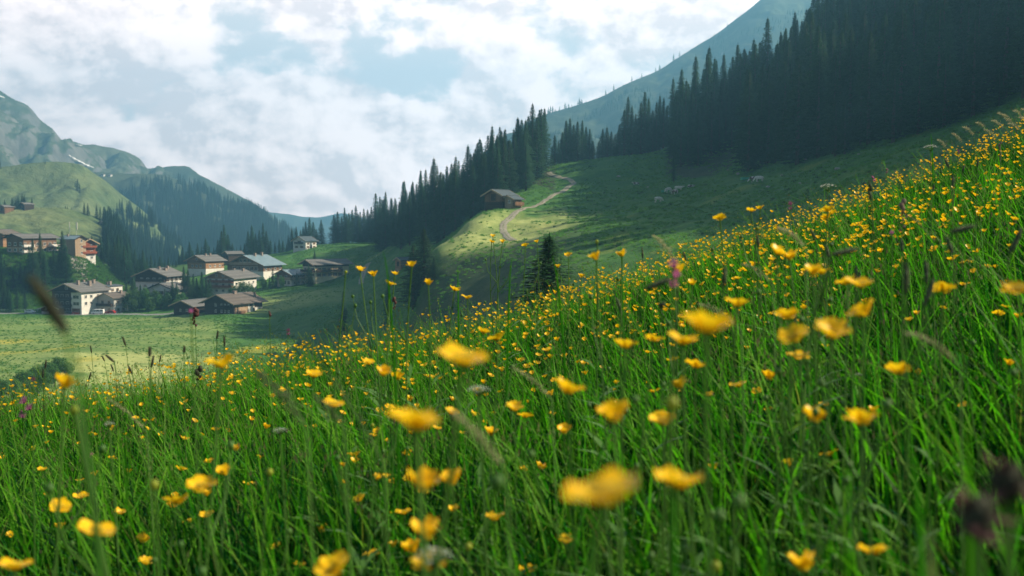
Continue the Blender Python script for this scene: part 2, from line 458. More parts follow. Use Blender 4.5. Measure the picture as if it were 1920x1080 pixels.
def hill_mat(name, g0, g1, rock0, rock1, rockamt, sc=.004, snow=0):
    m, nt, N, L = new_mat(name)
    tc = coords(N)
    geo = N.new('ShaderNodeNewGeometry'); s = N.new('ShaderNodeSeparateXYZ'); L.new(geo.outputs['Normal'], s.inputs[0])
    n1 = noise(N, L, sc, 8, .62, tc); n2 = noise(N, L, sc * 8, 6, .65, mapping(N, L, tc, (1, 1, .5)))
    g = ramp(N, L, n1, [(.35, g0), (.65, g1)])
    g = mixc(N, L, 1.0, g, ramp(N, L, n2, [(.3, (.62, .66, .6)), (.7, (1.2, 1.18, 1.1))]), 'MULTIPLY')
    rk = ramp(N, L, n2, [(.3, rock0), (.7, rock1)])
    steep = math_(N, L, 'SUBTRACT', math_(N, L, 'ADD', math_(N, L, 'MULTIPLY', n2, 1.1), rockamt), math_(N, L, 'MULTIPLY', s.outputs[2], 1.5))
    f = math_(N, L, 'MULTIPLY', steep, 5, clamp=True)
    c = mixc(N, L, f, g, rk)
    out(N, L, principled(N, L, c, .95, n2, .6, .1, 0, 6.0)); return m
# ------------------------------------------------------------------ terrain mesh
def build_terrain():
    az = np.concatenate([np.arange(-180, -33, 2.0), np.arange(-33, 34, .085), np.arange(35, 180.5, 1.5)])
    az[-1] = 180.0
    r = np.concatenate([[.02], np.geomspace(.3, 20, 70), np.geomspace(20.6, 150, 130), np.arange(151, 600, 1.1), np.geomspace(602, 1500, 40)])
    A, RR = np.meshgrid(np.radians(az), r, indexing='ij')
    X, Y = np.sin(A) * RR, np.cos(A) * RR
    Z = ground(X, Y)
    V = np.stack([X, Y, Z], -1).reshape(-1, 3)
    n, m = X.shape
    i = np.arange(n - 1)[:, None] * m + np.arange(m - 1)[None, :]
    F = np.stack([i, i + 1, i + m + 1, i + m], -1).reshape(-1, 4)[:, ::-1]
    # ground colours: R hay meadow and painted sunlight, G yellow flower patches, B rough ground, forest floor, darker ravine
    x, y = V[:, 0], V[:, 1]; u = x / np.maximum(y, 1) ; px = 960 + u * FPX
    hay = smooth(0, 1, 1.0 - np.hypot((px - 225) / 150, (y - 255) / 52) + .55 * fbm(x / 26, y / 13, 4)) * 1.0
    hay = np.clip(hay * 1.6, 0, .9)
    hay += .6 * smooth(350, 420, px) * smooth(700, 560, px) * smooth(380, 396, y) * smooth(436, 420, y)  # sunlit strip below the village, painted in as pale grass
    fieldy = smooth(460, 380, px) * smooth(180, 210, y) * smooth(405, 392, y) * smooth(-33, -34.5, V[:, 2])
    hay += fieldy * (.34 + .3 * perlin(x / 30, y / 9))  # sunlight put into the valley field as an olive yellow tone
    hay += .35 * smooth(560, 640, px) * smooth(1200, 1000, px) * smooth(.1, .5, perlin(x / 25, y / 12)) * smooth(440, 460, y)
    ragged = perlin(x / 9, y / 14) * 16 + perlin(x / 2.6, y / 4) * 7
    hay += (.80 + .4 * perlin(x / 7, y / 9)) * smooth(800, 850, px + ragged * 2) * smooth(1150, 1000, px + ragged * 4) * smooth(232, 252, y + ragged * .5) * smooth(304, 276, y + ragged)  # sun on the knoll, painted into the ground with ragged edges
    yel = np.clip(.6 * smooth(.25, .6, perlin(x / 18, y / 30 + 7)) * smooth(640, 500, px) * smooth(150, 200, y) * smooth(345, 325, y), 0, 1)
    yel += .22 * smooth(.3, .6, perlin(x / 14 + 3, y / 20)) * smooth(900, 1100, px) * smooth(90, 140, y) * smooth(300, 250, y)
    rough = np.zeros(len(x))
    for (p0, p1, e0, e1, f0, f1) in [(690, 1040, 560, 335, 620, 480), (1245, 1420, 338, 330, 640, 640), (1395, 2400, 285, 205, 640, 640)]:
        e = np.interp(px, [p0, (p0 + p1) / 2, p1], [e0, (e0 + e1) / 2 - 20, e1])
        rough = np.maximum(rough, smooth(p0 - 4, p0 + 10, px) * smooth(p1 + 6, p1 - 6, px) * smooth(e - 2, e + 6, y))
    rough = np.maximum(rough, .85 * smooth(620, 800, px) * smooth(1160, 1000, px) * smooth(.35, .9, smooth(40, 90, y) * smooth(262, 232, y)))  # darker tone over the ravine
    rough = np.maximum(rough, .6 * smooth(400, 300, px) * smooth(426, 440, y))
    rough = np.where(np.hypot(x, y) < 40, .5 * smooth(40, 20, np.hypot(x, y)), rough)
    colr = np.stack([np.clip(hay, 0, 1), np.clip(yel, 0, 1), np.clip(rough, 0, 1), np.ones(len(x))], -1)
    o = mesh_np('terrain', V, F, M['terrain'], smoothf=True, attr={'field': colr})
    tag(o, 'rolling green alpine pasture falling from the meadow into the village valley', kind='structure')
build_terrain()

# ------------------------------------------------------------------ hills and mountains beyond the valley
class Hill:
    """a ridge whose crest runs through given points and whose flank falls towards the camera"""
    def __init__(s, name, crest, depth, zb, mat, n=260, m=110, p=1.0, amp=12, gully=8, seed=0, label='', back=.35, wl=200.0):
        c = np.array([[*at(px, py, Y)] for px, py, Y in crest])
        d = np.concatenate([[0], np.cumsum(np.hypot(np.diff(c[:, 0]), np.diff(c[:, 1])))])
        s.T = d[-1]; tq = np.linspace(0, s.T, n)
        s.c = np.stack([pchip(tq, d, c[:, k]) for k in range(3)], 1)
        s.n, s.depth, s.zb, s.p, s.amp, s.gully, s.seed, s.wl = n, depth, zb, p, amp, gully, seed, wl
        sv = np.concatenate([np.linspace(-back, -.02, 14), np.linspace(0, 1, m)])
        Tq, S = np.meshgrid(np.arange(n), sv, indexing='ij')
        X, Y, Z = s.pos(Tq.astype(float), S)
        V = np.stack([X, Y, Z], -1).reshape(-1, 3); mm = len(sv)
        i = np.arange(n - 1)[:, None] * mm + np.arange(mm - 1)[None, :]
        F = np.stack([i, i + 1, i + mm + 1, i + mm], -1).reshape(-1, 4)
        s.o = mesh_np(name, V, F, mat, smoothf=True)
        tag(s.o, label, kind='structure')
    def pos(s, t, S):
        i = np.clip(t.astype(int), 0, s.n - 2); f = (t - i)[..., None]
        c = s.c[i] * (1 - f) + s.c[i + 1] * f
        k = np.hypot(c[..., 0], c[..., 1]); dx, dy = -c[..., 0] / k, -c[..., 1] / k
        X = c[..., 0] + dx * S * s.depth; Y = c[..., 1] + dy * S * s.depth
        q = np.clip(S, 0, 1) ** s.p
        Z = c[..., 2] + (s.zb - c[..., 2]) * q
        Z = np.where(S < 0, c[..., 2] + S * s.depth * .5, Z)
        w = smooth(0, .12, np.abs(S)) * .85 + .15
        al = t / s.n * s.T / s.wl
        Z = Z + w * s.amp * (fbm(X / s.wl + s.seed, Y / s.wl, 5) + .35 * np.abs(fbm(X / s.wl * 5 + s.seed, Y / s.wl * 2.5, 4))) + w * s.gully * (np.abs(perlin(al * 2.2 + .4 * perlin(X / s.wl, Y / s.wl), S * 1.3 + s.seed)) - .3)
        return X, Y, Z
m_green = hill_mat('green_hill', (.075, .115, .045), (.16, .185, .085), (.15, .14, .11), (.24, .225, .18), .16, .012)
m_mount = hill_mat('rocky_mountain', (.06, .08, .04), (.12, .125, .07), (.09, .085, .075), (.19, .18, .155), .56, .004)
m_wood = hill_mat('wooded_mountain', (.04, .055, .03), (.08, .095, .05), (.10, .095, .085), (.2, .19, .17), .35, .004)

hill_e = Hill('hill', [(-900,420,640),(-500,405,670),(-260,398,700),(-100,400,700),(0,396,700),(60,389,715),(110,390,730),(160,401,740),(200,416,750),(224,440,755),(245,475,760)],
     200, -25, m_green, 200, 70, .75, 5, 4, 3.3, 'bright green lower hill behind the upper houses', wl=60)
hill_d = Hill('hill', [(-1000,330,900),(-550,300,960),(-260,296,1000),(-60,310,1030),(0,312,1050),(50,306,1060),(100,303,1070),(145,306,1080),(185,330,1090),(225,362,1100),(262,390,1110),(300,425,1120),(340,470,1130)],
     330, -50, m_green, 260, 100, .8, 10, 16, 7.7, 'sunlit green hill with a rounded top and a lone tree', wl=110)
hill_c = Hill('hill', [(120,330,1650),(190,322,1680),(240,326,1700),(300,330,1720),(350,345,1720),(388,362,1700),(430,385,1680),(470,402,1660),(510,425,1640),(545,448,1620),(600,500,1600)],
     620, -90, m_wood, 280, 100, .85, 22, 26, 1.7, 'dark wooded ridge dropping steeply into the valley', wl=220)
mount_b = Hill('mountain', [(200,330,2150),(262,322,2200),(300,314,2200),(345,312,2200),(375,327,2180),(410,348,2160),(450,368,2140),(485,388,2120),(520,412,2100),(560,445,2080),(620,500,2050)],
     520, -60, m_mount, 260, 90, .8, 20, 26, 4.1, 'pale green mountain shoulder sloping down behind the wooded ridge', wl=240)
mount_a = Hill('mountain', [(-1300,0,1700),(-700,10,1900),(-300,20,2100),(-120,110,2150),(0,168,2200),(25,182,2200),(50,192,2210),(78,224,2220),(98,238,2220),(118,262,2230),(150,269,2240),(190,270,2260),(225,281,2270),(262,296,2280),(280,320,2290),(320,352,2300),(370,410,2310)],
     900, -40, m_mount, 700, 220, .8, 46, 60, 9.4, 'high rocky mountain with old snow streaks', wl=300)
m_far = hill_mat('far_mountain', (.05, .08, .05), (.08, .10, .07), (.15, .15, .15), (.25, .25, .25), .3, .004)
mount_f = Hill('mountain', [(420,415,3000),(500,398,3050),(540,402,3100),(590,408,3100),(640,400,3100),(700,412,3100),(800,420,3100)],
     500, -120, m_far, 120, 40, .8, 25, 20, 5.5, 'faint far mountain closing the valley', wl=260)
mount_r = Hill('mountain', [(900,300,1980),(1000,226,1980),(1024,216,1980),(1080,200,1993),(1130,182,2006),(1180,156,2019),(1230,134,2032),(1290,97,2046),(1345,62,2059),(1400,22,2072),(1460,-20,2098),(1560,-22,2112),(1700,-22,2112),(1900,-22,2112),(2100,-22,2112)],
     900, 20, m_wood, 320, 110, 1.0, 22, 14, 2.9, 'hazy mountain flank rising behind the right-hand forest', wl=260)

# snow streaks lying on the high mountain
_h = mount_a
_T, _S = np.meshgrid(np.linspace(0, _h.n - 1.01, 1400), np.linspace(.002, .6, 420), indexing='ij')
_X, _Y, _Z = _h.pos(_T, _S)
_k = (_X / _Y * FPX + 960 > -20) & (_X / _Y * FPX + 960 < 300)
_X, _Y, _Z = _X[_k], _Y[_k], _Z[_k]; _U = 960 + _X / _Y * FPX; _V = HOR - _Z / _Y * FPX
def snow_streak(pts, w):
    """a thin sheet of old snow laid on the mountain flank between given points"""
    n = 40; t = np.linspace(0, len(pts) - 1, n); cx = np.interp(t, range(len(pts)), [p[0] for p in pts]); cy = np.interp(t, range(len(pts)), [p[1] for p in pts])
    V = []
    for i in range(n):
        wd = w * math.sin(math.pi * (i + .5) / n) ** .5 * (.8 + .35 * math.sin(i * .9))
        for e in (-1, 1):
            k = np.argmin((_U - cx[i]) ** 2 + (_V - (cy[i] + e * wd)) ** 2 + (_Y - _Y.min()) * .004)
            q = Vector((_X[k], _Y[k], _Z[k])); V.append(q * .996)
    F = np.array([(2*i, 2*i+1, 2*i+3, 2*i+2) for i in range(n - 1)])
    return mesh_np('snow_patch', np.array([tuple(v) for v in V]), F, M['snow'])
M['snow'] = noisy('old_snow', (.62, .60, .58), (.82, .82, .82), .02, .8)
for pts, w_, lab in [([(134, 292), (150, 301), (165, 309), (180, 315)], 1.5, 'long thin snow streak in the gully below the high mountain'),
                    ([(0, 179), (10, 183), (18, 186)], 1.2, 'small snow patch under the peak of the high mountain'),
                    ([(148, 272), (154, 273), (160, 274)], .9, 'tiny snow patch just under the crest of the mountain saddle')]:
    tag(snow_streak(pts, w_), lab, 'snow patch', kind='structure')

# ------------------------------------------------------------------ sun, sky, haze, camera
SUN_AZ, SUN_EL = 86.0, 35.0      # degrees to the right of the view, above the horizon
sd = Vector((math.sin(R(SUN_AZ)) * math.cos(R(SUN_EL)), math.cos(R(SUN_AZ)) * math.cos(R(SUN_EL)), math.sin(R(SUN_EL))))
sl = bpy.data.lights.new('sun', 'SUN'); sl.energy = 5.0; sl.angle = R(.5); sl.color = (1.0, .88, .66)
so = link(bpy.data.objects.new('sun', sl)); so.rotation_euler = (-sd).to_track_quat('-Z', 'Y').to_euler()

w = bpy.data.worlds.new('World'); scene.world = w; w.use_nodes = True
nt = w.node_tree; N, L = nt.nodes, nt.links; N.clear()
sky = N.new('ShaderNodeTexSky'); sky.sky_type = 'NISHITA'; sky.sun_disc = False
sky.sun_elevation = R(SUN_EL); sky.sun_rotation = R(SUN_AZ); sky.altitude = 2600; sky.air_density = .6; sky.dust_density = .15; sky.ozone_density = 1.0
tc = N.new('ShaderNodeTexCoord').outputs['Generated']
sx = N.new('ShaderNodeSeparateXYZ'); L.new(tc, sx.inputs[0])
# clouds live on a sphere: azimuth and elevation in radians
azm = math_(N, L, 'ARCTAN2', sx.outputs[0], sx.outputs[1])
elv = math_(N, L, 'ARCSINE', sx.outputs[2])
cb = N.new('ShaderNodeCombineXYZ'); L.new(azm, cb.inputs[0]); L.new(math_(N, L, 'MULTIPLY', elv, 1.5), cb.inputs[1])
P0 = cb.outputs[0]
n_big = noise(N, L, 7.0, 12, .60, P0, .12)
off = N.new('ShaderNodeVectorMath'); off.operation = 'ADD'; L.new(P0, off.inputs[0]); off.inputs[1].default_value = (.012, .016, 0)
n_off = noise(N, L, 7.0, 12, .60, off.outputs[0], .12)
wrp = N.new('ShaderNodeTexNoise'); wrp.inputs['Scale'].default_value = 9; wrp.inputs['Detail'].default_value = 6; L.new(P0, wrp.inputs['Vector'])
wsp = N.new('ShaderNodeSeparateColor'); L.new(wrp.outputs['Color'], wsp.inputs[0])
azw = math_(N, L, 'MULTIPLY_ADD', math_(N, L, 'SUBTRACT', wsp.outputs[0], .5), .22, azm)
elw = math_(N, L, 'MULTIPLY_ADD', math_(N, L, 'SUBTRACT', wsp.outputs[1], .5), .16, elv)
def gauss(px, py, rx, ry):
    a0 = (px - 960) / FPX; e0 = (HOR - py) / FPX
    a0, e0 = math.atan(a0), math.atan(e0 * math.cos(math.atan(a0)))
    dx = math_(N, L, 'DIVIDE', math_(N, L, 'SUBTRACT', azw, a0), rx / FPX)
    dy = math_(N, L, 'DIVIDE', math_(N, L, 'SUBTRACT', elw, e0), ry / FPX)
    d = math_(N, L, 'ADD', math_(N, L, 'MULTIPLY', dx, dx), math_(N, L, 'MULTIPLY', dy, dy))
    return math_(N, L, 'EXPONENT', math_(N, L, 'MULTIPLY', d, -1.0))
bias = None
for (px, py, rx, ry, a) in [(470,90,110,60,-.30),(345,150,80,26,-.24),(720,90,75,110,-.26),(800,165,60,60,-.2),(990,210,60,90,-.14),(1010,40,70,40,-.14),(260,20,70,40,-.16),(1060,190,60,40,-.12),
                            (160,130,120,110,.10),(600,40,70,60,.14),(640,170,90,60,.12),(860,210,60,50,.14),(900,60,80,60,.10),(1250,60,140,70,.06),(420,260,220,90,.1)]:
    g = math_(N, L, 'MULTIPLY', gauss(px, py, rx, ry), a * (.62 if a < 0 else 1.0))
    bias = g if bias is None else math_(N, L, 'ADD', bias, g)
dens = math_(N, L, 'ADD', n_big, bias)
# cover thickens towards the horizon and overhead
low = math_(N, L, 'MULTIPLY', math_(N, L, 'SUBTRACT', .16, math_(N, L, 'ABSOLUTE', elv)), .6)
dens = math_(N, L, 'ADD', dens, math_(N, L, 'MAXIMUM', low, 0))
mr = N.new('ShaderNodeMapRange'); mr.interpolation_type = 'SMOOTHSTEP'; L.new(dens, mr.inputs[0])
mr.inputs[1].default_value = .335; mr.inputs[2].default_value = .475
mask = mr.outputs[0]
rel = math_(N, L, 'MULTIPLY', math_(N, L, 'SUBTRACT', n_big, n_off), 9)  # cloud relief put into the colour: sunward edges brighter
thick = math_(N, L, 'MULTIPLY', math_(N, L, 'SUBTRACT', dens, .5), -1.1)
sh = math_(N, L, 'ADD', math_(N, L, 'ADD', rel, .55), thick, clamp=True)
ccol = ramp(N, L, sh, [(0, (16.0, 13.0, 12.6)), (.4, (20.5, 16.6, 15.7)), (1, (25.5, 20.6, 19.2))])
skyc = mixc(N, L, .85, sky.outputs[0], (14.0, 13.2, 13.2))
# clouds over the valley mouth; faded out overhead and behind to weaken the skylight
over = N.new('ShaderNodeMapRange'); over.interpolation_type = 'SMOOTHSTEP'; L.new(elv, over.inputs[0])
over.inputs[1].default_value = .36; over.inputs[2].default_value = .58; over.inputs[3].default_value = 1; over.inputs[4].default_value = .08
side = N.new('ShaderNodeMapRange'); side.interpolation_type = 'SMOOTHSTEP'; L.new(math_(N, L, 'ABSOLUTE', azm), side.inputs[0])
side.inputs[1].default_value = .8; side.inputs[2].default_value = 1.3; side.inputs[3].default_value = 1; side.inputs[4].default_value = .1
ov = math_(N, L, 'MULTIPLY', over.outputs[0], side.outputs[0])
skyv = mixc(N, L, ov, sky.outputs[0], skyc)
cm = mixc(N, L, math_(N, L, 'MULTIPLY', mask, ov), skyv, ccol)
bg = N.new('ShaderNodeBackground'); L.new(cm, bg.inputs[0]); bg.inputs[1].default_value = .05
wo = N.new('ShaderNodeOutputWorld'); L.new(bg.outputs[0], wo.inputs[0])

HAZE = True
if HAZE:
    hz = MB().box(-2500, 2500, -300, 3600, -330, 560)
    m, nt2, N2, L2 = new_mat('valley_haze')
    pv = N2.new('ShaderNodeVolumePrincipled')
    pv.inputs['Color'].default_value = (.22, .57, .86, 1); pv.inputs['Density'].default_value = .00040
    pv.inputs['Anisotropy'].default_value = .3
    o2 = N2.new('ShaderNodeOutputMaterial'); L2.new(pv.outputs[0], o2.inputs['Volume'])
    m.cycles.homogeneous_volume = True
    tag(hz.build('haze', m), 'pale blue haze filling the valley air', kind='stuff')

cam = bpy.data.cameras.new('camera'); cam.lens = 35.0; cam.sensor_width = 36.0; cam.clip_start = .02; cam.clip_end = 12000
cam.dof.use_dof = True; cam.dof.focus_distance = 8.0; cam.dof.aperture_fstop = 5.6
co = link(bpy.data.objects.new('camera', cam)); co.rotation_euler = (math.pi / 2 - PITCH, 0, 0)
scene.camera = co
scene.view_settings.view_transform = 'Standard'; scene.view_settings.look = 'None'
scene.view_settings.exposure = 1.22; scene.view_settings.gamma = 1
scene.cycles.max_bounces = 5; scene.cycles.diffuse_bounces = 2; scene.cycles.glossy_bounces = 2
scene.cycles.transmission_bounces = 4; scene.cycles.transparent_max_bounces = 6; scene.cycles.volume_bounces = 0
scene.cycles.use_denoising = True
# ------------------------------------------------------------------ trees
def spruce_meshes(seed, H=25.0, rad=3.3, dens=1.0, gap=.06):
    rd = random.Random(seed)
    tr = MB()
    lean = rd.uniform(-.25, .25)
    tr.tube([(0, 0, -1.5), (lean * .1, 0, H * .3), (lean, 0, H * .7), (lean * .5, 0, H * .985)], [.34, .27, .14, .02], 7)
    for k in range(14):    # bare dead snags low on the stem
        a = rd.uniform(0, 6.28); h = rd.uniform(.03, .3) * H; l = rd.uniform(.6, 1.6)
        tr.tube([(0, 0, h), (math.cos(a) * l, math.sin(a) * l, h - .15 * l)], [.05, .015], 4, False)
    V = []; F = []
    h = gap * H
    nsec = 9; sides = [rd.uniform(.72, 1.12) for _ in range(nsec)]
    lumps = [rd.uniform(.82, 1.12) for _ in range(12)]
    while h < H * .985:
        t = h / H
        L0 = rad * 1.15 * (1 - t) ** .88 * (1.0 if t > .16 else .75 + t * 1.55) * lumps[int(t * 12)] + .06
        nb = max(4, int(rd.uniform(5, 7.5) * dens))
        a0 = rd.uniform(0, 6.28)
        k1 = min(1.0, .30 + 1.5 * (1 - t))          # twigs get small towards the tip
        for k in range(nb):
            a = a0 + 6.283 * k / nb + rd.uniform(-.3, .3)
            Lb = L0 * rd.uniform(.5, 1.15) * sides[int(a / 6.283 * nsec) % nsec]
            if rd.random() < .08: continue
            ca, sa = math.cos(a), math.sin(a)
            droop = rd.uniform(.15, .55) * (1.15 - t) - (.25 if t > .85 else 0)
            ns = max(2, int(Lb / .40))
            for q in range(ns):
                s_ = (q + rd.random() * .6 + .25) / ns
                if s_ < .25 and Lb > 1.2 and rd.random() < .6: continue
                r = Lb * s_; z = h - droop * r + .16 * Lb * s_ * s_
                for side in (-1, 0, 1):
                    if side and rd.random() < .15: continue
                    w = rd.uniform(.30, .62) * (1 - .45 * s_) * k1; ln = rd.uniform(.35, .7) * k1
                    ox, oy = ca * r, sa * r
                    if side == 0: dx, dy = ca * ln, sa * ln
                    else: dx, dy = ca * ln * .5 - sa * side * w, sa * ln * .5 + ca * side * w
                    dn = -rd.uniform(.08, .38) * k1
                    n = len(V); l = math.hypot(dx, dy) or 1; qx, qy = -dy / l * .13 * k1, dx / l * .13 * k1
                    V += [(ox, oy, z + .04), (ox + dx * .6 - qx, oy + dy * .6 - qy, z + dn * .6 - .1 * k1),
                          (ox + dx * 1.3, oy + dy * 1.3, z + dn - .05), (ox + dx * .6 + qx, oy + dy * .6 + qy, z + dn * .4 + .04)]
                    F.append((n, n + 1, n + 2, n + 3))
                    if rd.random() < .4:
                        V += [(ox - sa * .12 * k1, oy + ca * .12 * k1, z), (ox + sa * .12 * k1, oy - ca * .12 * k1, z), (ox + ca * .05, oy, z - rd.uniform(.3, .7) * k1)]
                        F.append((n + 4, n + 5, n + 6))
        h += rd.uniform(.26, .50) * (1.2 - .75 * t)
    for k in range(8):      # leader
        z = H * (.955 + k * .008); n = len(V)
        a = rd.uniform(0, 3); c, s_ = math.cos(a) * (.16 - .018 * k), math.sin(a) * (.16 - .018 * k)
        V += [(-c, -s_, z - .1), (c, s_, z - .1), (0, 0, z + .35)]; F.append((n, n + 1, n + 2))
    mc = bpy.data.meshes.new('crown'); mc.from_pydata(V, [], F); mc.materials.append(M['spruce'])
    return tr.mesh('trunk', M['bark'], True), mc

SPR = [spruce_meshes(1, 25, 3.0, 1.0), spruce_meshes(2, 25, 3.5, 1.05, .04), spruce_meshes(3, 25, 2.6, 1.0, .08),
       spruce_meshes(4, 25, 3.2, .85, .1), spruce_meshes(5, 25, 3.9, 1.0, .03)]

GROVES = {
 'bank': ('dark spruce standing among the bank trees below the upper houses', 'spruces on the bank below the upper houses'),
 'hotel': ('tall spruce in the dark row behind the white hotel and chalets', 'spruces behind the white hotel'),
 'village': ('spruce on the crest line behind the village roofs', 'spruces on the crest behind the village'),
 'line': ('spruce of the thin treeline at the far pasture crest beyond the white house', 'spruces along the far pasture crest'),
 'front': ('tall spruce in the dense forest climbing behind the wooden barn', 'spruces of the forest behind the barn'),
 'ridge': ('tall spruce on the pasture ridge between the barn forest and the right forest', 'spruces on the pasture ridge'),
 'right': ('tall dark spruce in the shaded forest on the right-hand slope', 'spruces of the shaded forest on the right slope'),
 'garden': ('dark spruce in the gardens between the village houses', 'spruces between the village houses'),
 'hill': ('small spruce on the bright green hill beyond the upper houses', 'spruces on the bright green hill'),
}
trees = []       # x, y, z, height, variant, grove
def add_tree(x, y, h, grove, v=None, z=None):
    trees.append([x, y, gz(x, y) - .2 if z is None else z, h, random.randrange(5) if v is None else v, grove])
def tree_px(px, Y, top, grove, v=None):
    p = on(px, Y); zt = zp(top, Y)
    add_tree(p.x, p.y, max(3.5, zt - p.z), grove, v)
def fill(px0, px1, near, far, sp, hmin, hmax, grove):
    """jittered stand of trees; near / far give the depth of its edges per column"""
    cells = {}
    x0, x1 = ray(px0, 430)[0] * 700, ray(px1, 430)[0] * 700
    for ix in range(-200, 400):
        for iy in range(30, 140):
            x = (ix + random.uniform(.1, .9)) * sp; y = (iy + random.uniform(.1, .9)) * sp
            px = 960 + x / y * FPX
            if not (px0 <= px <= px1): continue
            if near(px) <= y <= far(px):
                e = (y - near(px)) / 8
                h = random.uniform(hmin, hmax) * (random.uniform(.55, 1) if e < 1 and random.random() < .45 else 1)
                h *= 1 + .20 * float(perlin(np.array(x / 16), np.array(y / 16))) * 1.4
                if random.random() < .06: h *= random.uniform(.4, .65)
                add_tree(x, y, h, grove)
def pl(*pts):
    xs, ys = zip(*pts); return lambda px: float(np.interp(px, xs, ys))

# forest climbing behind the barn
fill(704, 1024, pl((704, 505), (725, 485), (750, 455), (790, 405), (825, 368), (860, 345), (900, 340), (940, 336), (985, 340), (1024, 372)), pl((704, 560), (900, 450), (1024, 415)), 6.0, 15, 27, 'front')
# thin treeline on the far crest
for px, top in [(627,402),(634,396),(641,405),(647,388),(655,398),(661,392),(668,384),(676,396),(683,390),(690,392),(697,386),(704,382),(711,388),(717,372),(630,408),(651,402),(672,399),(694,400),(709,376)]:
    tree_px(px, 566 + random.uniform(-4, 12), top, 'line')
for px, top in [(548,428),(556,424),(564,430),(574,414),(581,407),(588,415),(603,411),(541,440),(569,424),(594,428)]:
    tree_px(px, 572 + random.uniform(-4, 8), top, 'line')
# behind the village roofs
for px, top in [(336,474),(343,462),(349,470),(356,452),(362,468),(371,455),(378,461),(386,446),(393,460),(401,462),(409,448),(416,432),(421,420),(428,438),(436,455),(444,462),(452,458),(459,455),(466,432),(473,421),(480,436),(487,430),(494,417),(500,432),(508,448),(516,452),(524,447),(531,450),(538,455),(367,474),(398,470),(424,446),(477,444),(490,446),(505,455)]:
    tree_px(px, 568 + random.uniform(-10, 16), top, 'village')
# behind the hotel
for px, top in [(166,446),(173,440),(181,450),(189,444),(196,455),(203,447),(209,460),(216,452),(222,438),(228,446),(234,458),(240,456),(247,472),(253,466),(262,476),(268,468),(276,480),(283,478),(291,484),(300,480),(309,487),(316,482),(324,490),(330,486),(177,458),(192,462),(212,466),(226,462),(243,480),(258,486),(272,490),(288,494),(305,497)]:
    tree_px(px, random.uniform(492, 545), top, 'hotel')
# bank below the upper houses
for px, Y, top in [(4,438,515),(12,440,522),(24,452,508),(38,455,492),(47,452,498),(55,458,460),(62,452,446),(68,455,470),(76,459,436),(84,457,475),(95,462,478),(101,461,465),(112,462,470),(118,463,432),(124,462,462),(30,438,540),(18,432,548),(45,436,545),(2,452,470),(8,458,485)]:
    tree_px(px, Y - 9, top, 'bank')
# ridge between the forests
for px, top in [(1040,252),(1047,262),(1054,246),(1061,224),(1068,220),(1075,232),(1082,226),(1091,224),(1098,236),(1105,240),(1111,262),(1035,275),(1122,262),(1129,240),(1137,237),(1145,245),(1152,250),(1160,232),(1169,205),(1176,180),(1183,196),(1190,212),(1200,190),(1207,170),(1214,182),(1222,205),(1229,190),(1235,178),(1242,182),(1248,196)]:
    tree_px(px, 404 + random.uniform(-3, 9), top, 'ridge')
# forest on the right slope
fill(1252, 1402, pl((1252, 352), (1300, 346), (1402, 362)), pl((1252, 425), (1402, 430)), 6.2, 17, 31, 'right')
fill(1394, 2180, pl((1394, 284), (1420, 278), (1550, 242), (1700, 221), (1920, 205), (2180, 195)), pl((1394, 425), (2180, 410)), 6.4, 16, 33, 'right')
# gardens
for px, Y, top in [(262,428,532),(308,424,540),(322,422,524),(330,421,530),(344,430,498),(352,428,505),(362,430,512),(368,424,520),(378,424,508),(386,424,516),(397,452,530),(511,447,502),(505,447,516),(517,448,512),(578,442,494),(583,443,502),(208,428,558),(14,428,540),(236,432,528),(248,436,520),(345,440,506),(404,446,512),(412,450,508),(462,446,516),(530,452,500),(556,446,508),(590,470,470),(392,428,522),(300,432,524)]:
    tree_px(px, Y, top, 'garden')
# lone trees named one by one
def solo(px, Y, top, lab, v, wide=1.0, base=None):
    p = base if base is not None else on(px, Y)
    h = zp(top, p.y) - p.z
    r = empty('spruce_tree', p, random.uniform(0, 6), lab, 'tree')
    r.scale = (h / 25 * wide, h / 25 * wide, h / 25)
    shared('trunk', SPR[v][0], r); shared('crown', SPR[v][1], r)
    return r
SOLO = [(1030, 62, 440, 'young dark spruce poking up behind the flower crest below the pasture', 4, 3.4),
        (795, 246, 428, 'broad dark conifer at the edge of the knoll above the ravine', 4, 2.6),
        (775, 250, 458, 'smaller conifer leaning on the broad dark conifer by the knoll', 1, 2.2),
        (814, 240, 482, 'low bushy conifer under the broad dark conifer in the ravine', 4, 2.6),
        (728, 300, 512, 'slender spruce in front of the small barn below the forest', 2, 1.0),
        (643, 330, 545, 'small spruce on the dark slope under the sunlit strip', 0, 1.1),
        (1262, 322, 285, 'ragged spruce standing just before the shaded forest edge', 3, 1.0)]
for a in SOLO: solo(*a)

